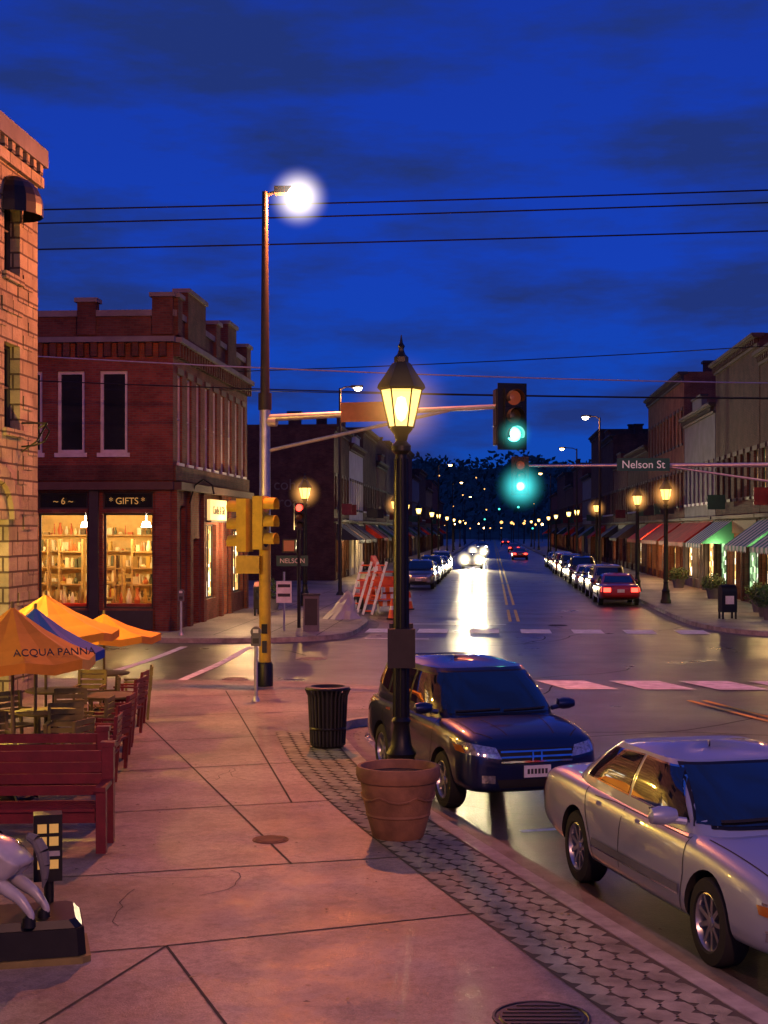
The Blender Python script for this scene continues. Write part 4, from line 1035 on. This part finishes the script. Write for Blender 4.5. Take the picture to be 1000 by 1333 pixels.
    for x in ax:
        for sg in (1, -1):
            Q = Matrix.Rotation(-sg*math.pi/2, 3, 'X'); o = (x, sg*(w-.13), R)
            Wm.lathe([(R*.62, -.1), (R*.93, -.11), (R, -.08), (R, .08), (R*.96, .105), (R*.7, .115), (R*.66, .1)], 36, 'rubber', o, Q)
            Wm.lathe([(R*.67, .1), (R*.64, .105), (R*.6, .07), (R*.58, -.05)], 30, 'alloy', o, Q); Wm.lathe([(0, -.0), (R*.6, -.04)], 24, 'black_metal', o, Q)
            Wm.lathe([(0, .09), (R*.13, .085), (R*.16, .06), (R*.17, 0)], 14, 'alloy', o, Q)
            ns = 5 if kind == 'suv' else 9
            for i in range(ns):
                a = 2*math.pi*i/ns; hwid = .034 if kind == 'suv' else .02
                def PP(r, t, z): return Vector(o)+Q@Vector((r*math.cos(a)-t*math.sin(a), r*math.sin(a)+t*math.cos(a), z))
                Wm.hexa([PP(R*.1, -hwid, .03), PP(R*.62, -hwid*.8, .045), PP(R*.62, hwid*.8, .045), PP(R*.1, hwid, .03), PP(R*.1, -hwid, .075), PP(R*.62, -hwid*.8, .085), PP(R*.62, hwid*.8, .085), PP(R*.1, hwid, .075)], 'alloy')
    return [('body', me), ('cabin', gme), ('trim_and_glass', D.mesh('trim')), ('wheels', Wm.mesh('wheels'))]
def place_car(parts, x, y, heading, z=0, name='parked_car'):
    e = empty(name, (x, y, z), heading)
    for n, m_ in parts: link(n, m_, e)
    return e
def paint(name, c, metal=.5, rough=.32): return mat(name, c, rough, metal=metal, var=.04, ns=300, coat=1)
p_navy = paint('paint_navy', (.012, .02, .08)); p_silver = paint('paint_silver', (.38, .43, .54), .4, .35)
p_red = paint('paint_red', (.42, .02, .015), .2); p_black = paint('paint_black', (.01, .01, .012)); p_white = paint('paint_white', (.6, .6, .6), 0); p_grey = paint('paint_grey', (.12, .12, .13)); p_green = paint('paint_green', (.02, .06, .04)); p_gold = paint('paint_gold', (.3, .24, .15)); p_blue = paint('paint_blue', (.02, .05, .16))
suv = car_meshes('suv', p_navy); sed = car_meshes('sedan', p_silver)
HA = math.atan2(-.959, .283)
place_car(suv, 1.17, 19.45, HA, name='parked_suv')
b_ = place_car(sed, 3.06, 13.0, math.atan2(-.972, .235)); b_.scale = (1, 1, 1.055)
kinds = [car_meshes('sedan', p_red, rear_on=True), car_meshes('suv', p_black), car_meshes('sedan', p_white), car_meshes('suv', p_grey), car_meshes('sedan', p_black), sed, car_meshes('suv', p_white), car_meshes('sedan', p_green), car_meshes('suv', p_gold), car_meshes('sedan', p_blue), car_meshes('suv', p_red)]
RH = math.pi/2-ANG
rnd = random.Random(8); t = 17.8
for i, kx in enumerate([0, 8, 4, 2, 1, 9, 3, 10, 6, 5, 7]):
    p = W(4.95+rnd.uniform(-.12, .15), t); c_ = place_car(kinds[kx], p.x, p.y, RH+rnd.uniform(-.02, .02)); c_.scale = (rnd.uniform(.92, 1.0), 1, rnd.uniform(.97, 1.05)); t += rnd.uniform(5.9, 7.6)
for i, kx in enumerate([3, 5, 1, 9, 4, 6]):
    p = W(-5.0, 36+i*7+rnd.uniform(-.6, .6)); place_car(kinds[kx], p.x, p.y, RH+math.pi)
oncoming = car_meshes('sedan', p_grey, front_on=True)
leaving = kinds[0]
mh = bloom_mat('bloom_headlight', (1, .82, .5), 9, .85, 2.4)  # headlight glare put into an emissive volume
def oncar(s, t, power, spot=True):
    p = W(s, t); e = place_car(oncoming, p.x, p.y, RH+math.pi, name='car')
    if spot:
        for sg in (1, -1):
            l = bpy.data.lights.new('headlight', 'SPOT'); l.energy = power; l.color = (1, .8, .45); l.spot_size = math.radians(50); l.spot_blend = .8; l.shadow_soft_size = .14
            o = link('headlight', l, e); o.location = (2.62, sg*.62, .6); o.rotation_euler = (0, math.radians(-88.5), 0)
            bloom_ball(e, (2.6, sg*.62, .86), mh, .85)
oncar(-2.5, 79, 22000); oncar(-2.4, 128, 7000); oncar(-2.4, 200, 2000, False)
for s, t in ((2.4, 118), (2.6, 175), (2.4, 290)): p = W(s, t); place_car(leaving, p.x, p.y, RH, name='car')

# ------------------------------------------------------------------ patio furniture
def umbrella(x, y, r, ze, za, k, rz=.2):
    e = empty('patio_umbrella', (x, y, .15), rz); mb = MB()
    ze -= .15; za -= .15; n = 8
    def P(i, f):
        a = 2*math.pi*i/n; sag = .06*math.sin(math.pi*f)
        return Vector((r*f*math.cos(a), r*f*math.sin(a), za+(ze-za)*f-sag+.02))
    fs = [0, .15, .4, .7, 1.0]
    for i in range(n):
        for f0, f1 in zip(fs[:-1], fs[1:]):
            for h0, h1 in ((0, .5), (.5, 1)):
                def Q(f, h):
                    q = P(i, f).lerp(P(i+1, f), h); q.z -= .05*f*math.sin(math.pi*h); return q
                mb.face([Q(f0, h0), Q(f0, h1), Q(f1, h1), Q(f1, h0)], k)
        for h0, h1 in ((0, .5), (.5, 1)):
            a = P(i, 1).lerp(P(i+1, 1), h0); b = P(i, 1).lerp(P(i+1, 1), h1)
            a.z -= .05*math.sin(math.pi*h0); b.z -= .05*math.sin(math.pi*h1); dz = Vector((0, 0, .12))
            mb.face([a, b, b-dz, a-dz], k)
    build(mb, 'canopy', e)
    mb = MB(); mb.cyl((0, 0, 0), (0, 0, za+.08), .022, .022, 8, 'olive_wood'); mb.lathe([(.25, 0), (.25, .05), (.05, .1)], 16, 'black_metal')
    for i in range(n): mb.tube([(0, 0, za-.45), P(i, .5)-Vector((0, 0, .02)), ], .008, 'black_metal', 4)
    build(mb, 'pole_and_ribs', e); return e
def table(x, y, r=.45):
    mb = MB(); mb.lathe([(0, .70), (r-.02, .70), (r, .715), (r, .735), (0, .74)], 28, 'olive_wood'); mb.cyl((0, 0, .03), (0, 0, .7), .03, .03, 8, 'black_metal')
    for i in range(4):
        a = i*math.pi/2+.5; mb.tube([(0, 0, .15), (.32*math.cos(a), .32*math.sin(a), .02)], .02, 'black_metal')
    build(mb, 'patio_table', loc=(x, y, .15))
def chair(x, y, rz, k='olive_wood'):
    mb = MB()
    for sx_ in (-.22, .22):
        mb.obox((sx_, .2, .45), (.04, .04, .9), (-.08, 0, 0), k); mb.obox((sx_, -.2, .32), (.04, .04, .64), (0, 0, 0), k); mb.obox((sx_, 0, .65), (.05, .48, .03), (0, 0, 0), k)
    for i in range(5): mb.obox((0, -.18+i*.09, .43), (.46, .075, .025), (0, 0, 0), k)
    for i in range(5): mb.obox((0, .225+.006*i, .53+i*.085), (.44, .02, .065), (-.08, 0, 0), k)
    build(mb, 'patio_chair', loc=(x, y, .15), rz=rz)
uo = umbrella(-4.48, 17.6, 1.0, 1.86, 2.46, 'umb_orange', .39)
umbrella(-4.85, 20.3, .95, 1.72, 2.3, 'umb_blue', .1); umbrella(-5.33, 23, 1.15, 1.8, 2.37, 'umb_orange', .3); umbrella(-4.95, 25.8, 1.0, 1.55, 1.9, 'umb_orange', .1)
text('ACQUA PANNA', .13, uo, (.36, -.84, 1.83), (math.radians(58), 0, 0), 'trim_dark')
for x, y in ((-4.48, 17.55), (-4.7, 20.3), (-5.2, 23), (-4.95, 25.8), (-4.2, 22.3)): table(x, y)
for x, y, r in ((-3.95, 18.2, -1.9), (-5.0, 18.6, .4), (-4.1, 20.6, -1.6), (-5.3, 21.1, .9), (-4.6, 21.4, .2), (-4.5, 23.4, -1.3), (-4.9, 24.3, 0), (-4.3, 19.6, .1), (-4.25, 25.2, -1.4), (-4.9, 16.4, 2.9)): chair(x, y, r)
for i in range(6):
    y_ = 18.6+i*1.15; chair(-3.62-.12*i, y_, -1.55-.08+[.1, -.15, .05, .2, -.1, 0][i], 'red_wood')
def bench(x, y, rz, L=1.9):
    e = empty('park_bench', (x, y, .15), rz); mb = MB(); k = 'red_wood'
    for xx in (-L/2, L/2):
        mb.box(xx-.06, xx+.06, -.06, .06, 0, 1.0, k); mb.box(xx-.075, xx+.075, -.075, .075, 1.003, 1.05, k); mb.box(xx-.05, xx+.05, -.55, -.45, 0, .62, k); mb.box(xx-.05, xx+.05, -.58, -.063, .623, .67, k)
    build(mb, 'end_posts', e); mb = MB()
    for i in range(4): mb.box(-L/2+.063, L/2-.063, -.045-.005*i, -.015, .5+i*.12, .6+i*.12, k)
    build(mb, 'backrest', e); mb = MB()
    for i in range(5): mb.box(-L/2+.063, L/2-.063, -.54+i*.1, -.46+i*.1, .42, .45, k)
    mb.box(-L/2+.063, L/2-.063, -.5, -.46, .3, .417, k); build(mb, 'seat', e)
bench(-3.82, 15.15, .05); bench(-4.0, 16.35, .05+math.pi, 1.7)

# ------------------------------------------------------------------ coin-operated horse ride
e = empty('coin_operated_horse_ride', (-2.86, 11.15, .15), .25); mb = MB()
prof = [(-.62, -.34), (.5, -.34), (.56, -.28), (.56, .28), (.5, .34), (-.62, .34)]
for z0, z1, s0, s1 in ((0, .05, 1.06, 1.06), (.053, .26, 1.0, .97), (.263, .32, .95, .86)):
    a = [(x*s0, y*s0, z0) for x, y in prof]; b = [(x*s1, y*s1, z1) for x, y in prof]; n = len(prof)
    kk = 'olive_wood' if z0 == 0 else 'black_metal'
    for i in range(n):
        q = (i+1) % n; mb.face([a[i], a[q], b[q], b[i]], kk)
    mb.face(b, kk)
build(mb, 'base', e)
mb = MB(); mb.cyl((.3, .3, .3), (.3, .3, .55), .04, .04, 10, 'black_metal'); mb.box(.18, .4, .2, .38, .5, 1.02, 'black_metal')
for z in (.6, .78, .88): mb.box(.21, .28, .19, .197, z, z+.07, 'gold'); mb.box(.3, .37, .19, .197, z, z+.07, 'gold')
mb.box(.2, .38, .185, .194, .7, .74, 'steel'); build(mb, 'coin_box', e)
hv = [((-.34, 0, .86), .15), ((0, 0, .82), .16), ((.3, 0, .87), .15), ((.47, 0, 1.05), .1), ((.6, 0, 1.22), .075), ((.7, 0, 1.2), .065), ((.84, 0, 1.06), .045)]
he = [(0, 1), (1, 2), (2, 3), (3, 4), (4, 5), (5, 6)]
for sg in (1, -1):
    b = len(hv); hv += [((-.36, .1*sg, .76), .095), ((-.25, .11*sg, .62), .07), ((-.46, .11*sg, .5), .045), ((-.56, .11*sg, .38), .03), ((-.53, .11*sg, .33), .04)]; he += [(0, b), (b, b+1), (b+1, b+2), (b+2, b+3), (b+3, b+4)]
    b = len(hv); hv += [((.32, .09*sg, .76), .07), ((.5, .1*sg, .66), .048), ((.46, .1*sg, .5), .032), ((.38, .1*sg, .42), .036)]; he += [(2, b), (b, b+1), (b+1, b+2), (b+2, b+3)]
me = bpy.data.meshes.new('horse'); me.from_pydata([p for p, r in hv], he, []); ho = link('horse', me, e); ho.location = (-.26, .02, 0); ho.rotation_euler = (0, 0, 2.6)
sk = ho.modifiers.new('skin', 'SKIN')
for i, (p, r) in enumerate(hv): me.skin_vertices[0].data[i].radius = (r, r)
me.skin_vertices[0].data[0].use_root = True
ss = ho.modifiers.new('sub', 'SUBSURF'); ss.levels = 2; ss.render_levels = 2; sk.use_smooth_shade = True
hmt, nt, out = newmat('horse_paint'); bb = nt.nodes.new('ShaderNodeBsdfPrincipled'); bb.inputs['Roughness'].default_value = .25; bb.inputs['Coat Weight'].default_value = .6
nn = noise_node(nt, 3.2, 3); rr = ramp(nt, nn.outputs['Fac'], [(.3, (.5, .5, .54)), (.54, (.36, .36, .4)), (.64, (.1, .07, .06))]); nt.links.new(rr.outputs[0], bb.inputs['Base Color']); nt.links.new(bb.outputs[0], out.inputs[0]); me.materials.append(hmt)
mb = MB()
for p_, r_ in ((-.53, .11), (-.53, -.11)): mb.lathe([(.052, 0), (.045, .07), (.02, .09)], 12, 'black_metal', (p_, r_, .3))
tl_ = [(-.46, .95, .03), (-.53, .92, .045), (-.58, .84, .05), (-.6, .74, .042), (-.6, .64, .025), (-.585, .57, .006)]
for (xa, za, ra), (xb, zb_, rb) in zip(tl_[:-1], tl_[1:]): mb.cyl((xa, 0, za), (xb, 0, zb_), ra, rb, 10, 'stucco_grey', caps=False)
mb.lathe([(.15, -.18), (.185, -.1), (.185, .1), (.15, .18)], 18, 'red_wood', (0, 0, .83), Matrix.Rotation(math.pi/2, 3, 'Y'))
build(mb, 'hooves_tail_and_saddle', e, loc=(-.26, .02, 0), rz=2.6)

# ------------------------------------------------------------------ works equipment, far pavement furniture
p = W(-5.6, 10.5); e = empty('boom_lift', (p.x, p.y, 0.0), RB+.25); mb = MB(); k = 'orange_paint'
mb.box(-.8, .8, -1.0, 1.0, .35, .75, k); mb.box(-.55, .55, -.8, .9, .753, 1.35, k); mb.box(-.6, .6, -1.15, -.82, .9, 1.5, k)
for x in (-.85, .85):
    for y_ in (-.75, .75): mb.cyl((x-.13, y_, .36), (x+.13, y_, .36), .36, .36, 20, 'rubber'); mb.cyl((x-.14, y_, .36), (x+.14, y_, .36), .18, .18, 14, 'white_plastic')
mb.obox((.1, .2, 1.75), (.22, 2.6, .25), (.35, 0, 0), k); mb.obox((-.2, 0, 1.5), (.18, 2.0, .2), (-.3, 0, 0), 'white_plastic'); build(mb, 'chassis_and_boom', e)
mb = MB()
for x in (-.55, .55):
    for y_ in (-1.9, -1.2): mb.cyl((x, y_, .6), (x, y_, 1.7), .03, .03, 6, k)
for z in (.6, 1.15, 1.7): mb.tube([(-.55, -1.9, z), (.55, -1.9, z), (.55, -1.2, z), (-.55, -1.2, z), (-.55, -1.9, z)], .03, k)
mb.box(-.55, .55, -1.9, -1.2, .55, .6, 'steel'); build(mb, 'basket', e)
p = W(-5.0, 9.2); e = empty('barricade', (p.x, p.y, .012), .5); mb = MB(); w = 1.1
for x in (-w/2+.1, w/2-.1): mb.obox((x, -.16, .55), (.06, .04, 1.12), (.28, 0, 0), 'white_plastic'); mb.obox((x, .16, .55), (.06, .04, 1.12), (-.28, 0, 0), 'white_plastic')
for z in (.4, .68, .96): mb.obox((0, -.22+(z-.4)*.28, z), (w, .03, .2), (0, 0, 0), 'stripe_or')
build(mb, 'boards', e)
p = W(-5.9, 7.4); mb = MB()
for i in range(2):
    mb.obox((-.3+i*.6, 0, 1.1), (.1, .05, 2.2), (-.2, .28, 0), 'white_plastic'); mb.obox((.05+i*.6, 0, 1.1), (.1, .05, 2.2), (-.2, .28, 0), 'white_plastic')
    for r_ in range(7): f = (r_-3)*.3; mb.obox((-.13+i*.6+f*.27, f*.2, 1.1+f), (.34, .05, .05), (0, .0, 0), 'orange_paint')
build(mb, 'ladder', loc=(p.x, p.y, .0))
mb = MB(); n = 26; rows = [(1.0, 0), (.75, .25), (.45, .55), (.2, .8), (.0, .88)]
def tp(i, jn):
    r, z = rows[jn]; a = 2*math.pi*i/n; rr_ = random.Random(i % n*7+jn)
    return (r*.65*(1+rr_.uniform(-.25, .25))*math.cos(a)+z*.3, r*.5*(1+rr_.uniform(-.25, .25))*math.sin(a), max(0, z*(1+rr_.uniform(-.2, .2)) if jn else 0))
for jn in range(4):
    for i in range(n): mb.face([tp(i, jn), tp(i+1, jn), tp(i+1, jn+1), tp(i, jn+1)], 'stucco_white')
p = W(-6.3, 3.0); build(mb, 'tarpaulin', loc=(p.x, p.y, .152))
for (s, t) in ((-4.6, 5.2), (-4.3, 12)):
    mb = MB(); mb.box(-.2, .2, -.2, .2, 0, .04, 'rubber'); mb.lathe([(.15, .04), (.09, .35)], 14, 'orange_paint'); mb.lathe([(.09, .35), (.07, .5)], 14, 'white_plastic'); mb.lathe([(.07, .5), (.03, .75), (0, .75)], 14, 'orange_paint'); p = W(s, t); build(mb, 'traffic_cone', loc=(p.x, p.y, .015))
p = W(7.8, 4.0); mb = MB(); mb.box(-.28, .28, -.25, .25, .25, 1.0, 'black_metal')
mb.lathe([(.001, -.28), (.25, -.278), (.25, .278), (.001, .28)], 20, 'black_metal', (0, 0, 1.0), Matrix.Rotation(math.pi/2, 3, 'Y'))
for x in (-.24, .24):
    for y_ in (-.2, .2): mb.box(x-.03, x+.03, y_-.03, y_+.03, 0, .25, 'black_metal')
mb.box(-.16, .16, -.256, -.252, .55, .85, 'white_plastic'); build(mb, 'mailbox', loc=(p.x, p.y, .15), rz=.1)
def shrub(x, y, r, hgt):
    e = empty('planter', (x, y, .15)); mb = MB(); mb.lathe([(0, 0), (r*.6, 0), (r*.8, .45), (r*.85, .5), (r*.7, .5)], 20, 'stucco_grey'); mb.lathe([(0, .46), (r*.72, .46)], 16, 'soil'); build(mb, 'pot', e)
    mb = MB(); rr_ = random.Random(int(x*10))
    for i in range(420):
        a = rr_.uniform(0, 6.283); q = rr_.random()**.5; z = .45+rr_.random()*hgt*(1-.4*q); c = Vector((q*r*1.2*math.cos(a), q*r*1.2*math.sin(a), z))
        d = Vector((rr_.uniform(-1, 1), rr_.uniform(-1, 1), rr_.uniform(-.2, 1))).normalized(); b_ = d.orthogonal().normalized(); s_ = rr_.uniform(.05, .11)
        mb.face([c, c+(d+b_*.5)*s_, c+d*s_*2, c+(d-b_*.5)*s_], 'leaf')
    build(mb, 'foliage', e)
for s, t in ((9.3, 3.5), (9.5, 5.5), (9.8, 8.5), (9.7, 20), (9.7, 33), (-9.8, 9)): p = W(s, t); shrub(p.x, p.y, .45, .8)
for (s, t) in ((-9.6, 4.8), (-9.6, 5.6)):
    p = W(s, t); mb = MB(); mb.box(-.22, .22, -.22, .22, .25, 1.1, 'black_metal'); mb.hexa([(-.22, -.22, 1.103), (.22, -.22, 1.103), (.22, .22, 1.103), (-.22, .22, 1.103), (-.2, -.1, 1.28), (.2, -.1, 1.28), (.2, .2, 1.28), (-.2, .2, 1.28)], 'red_wood'); mb.box(-.15, .15, -.235, -.223, .6, 1.0, 'glass_dark')
    for x in (-.18, .18): mb.box(x-.03, x+.03, -.15, .15, 0, .25, 'black_metal')
    build(mb, 'newspaper_box', loc=(p.x, p.y, .15))

cobra(4.9, -3, 9.5, -1.2, 4600, (1, .4, .26)); cobra(-6.5, 4, 8, .8, 500, (1, .5, .3))

# ------------------------------------------------------------------ sky
w = bpy.data.worlds.new('World'); sc.world = w; w.use_nodes = True; nt = w.node_tree
for n in list(nt.nodes): nt.nodes.remove(n)
out = nt.nodes.new('ShaderNodeOutputWorld')
tc = nt.nodes.new('ShaderNodeTexCoord'); sp = nt.nodes.new('ShaderNodeSeparateXYZ'); nt.links.new(tc.outputs['Generated'], sp.inputs[0])
rg = ramp(nt, sp.outputs[2], [(0, (.006, .075, .40)), (.06, (.006, .062, .44)), (.18, (.007, .048, .46)), (.36, (.008, .036, .36)), (1, (.012, .045, .28))])
mp = nt.nodes.new('ShaderNodeMapping'); mp.inputs['Scale'].default_value = (2.2, 2.2, 9); mp.inputs['Location'].default_value = (.3, .1, .4); nt.links.new(tc.outputs['Generated'], mp.inputs[0])
cn = noise_node(nt, 2.6, 9, mp.outputs[0], .6)
cr = ramp(nt, cn.outputs['Fac'], [(.42, (0, 0, 0)), (.62, (1, 1, 1))])
mx = nt.nodes.new('ShaderNodeMix'); mx.data_type = 'RGBA'; nt.links.new(cr.outputs[0], mx.inputs[0]); nt.links.new(rg.outputs[0], mx.inputs[6]); mx.inputs[7].default_value = (.014, .034, .19, 1)
b1 = nt.nodes.new('ShaderNodeBackground'); nt.links.new(mx.outputs[2], b1.inputs[0]); b1.inputs[1].default_value = 1.0
sky = nt.nodes.new('ShaderNodeTexSky'); sky.sky_type = 'NISHITA'; sky.sun_disc = False; sky.sun_elevation = math.radians(-3); sky.sun_rotation = math.radians(200)
b2 = nt.nodes.new('ShaderNodeBackground'); nt.links.new(sky.outputs[0], b2.inputs[0]); b2.inputs[1].default_value = .01
ad = nt.nodes.new('ShaderNodeAddShader'); nt.links.new(b1.outputs[0], ad.inputs[0]); nt.links.new(b2.outputs[0], ad.inputs[1]); nt.links.new(ad.outputs[0], out.inputs[0])
sl = bpy.data.lights.new('sun', 'SUN'); sl.energy = .02; sl.angle = math.radians(20); sl.color = (.6, .7, 1); so = link('sun', sl); so.rotation_euler = (math.radians(70), 0, math.radians(20))

# ------------------------------------------------------------------ camera
cam = bpy.data.cameras.new('camera'); co = link('camera', cam); co.location = (0, 0, 3.4); co.rotation_euler = (math.pi/2, 0, 0)
cam.sensor_fit = 'HORIZONTAL'; cam.sensor_width = 36; cam.lens = 68.4; cam.shift_y = .0235; cam.clip_end = 5000; cam.clip_start = .1
sc.camera = co
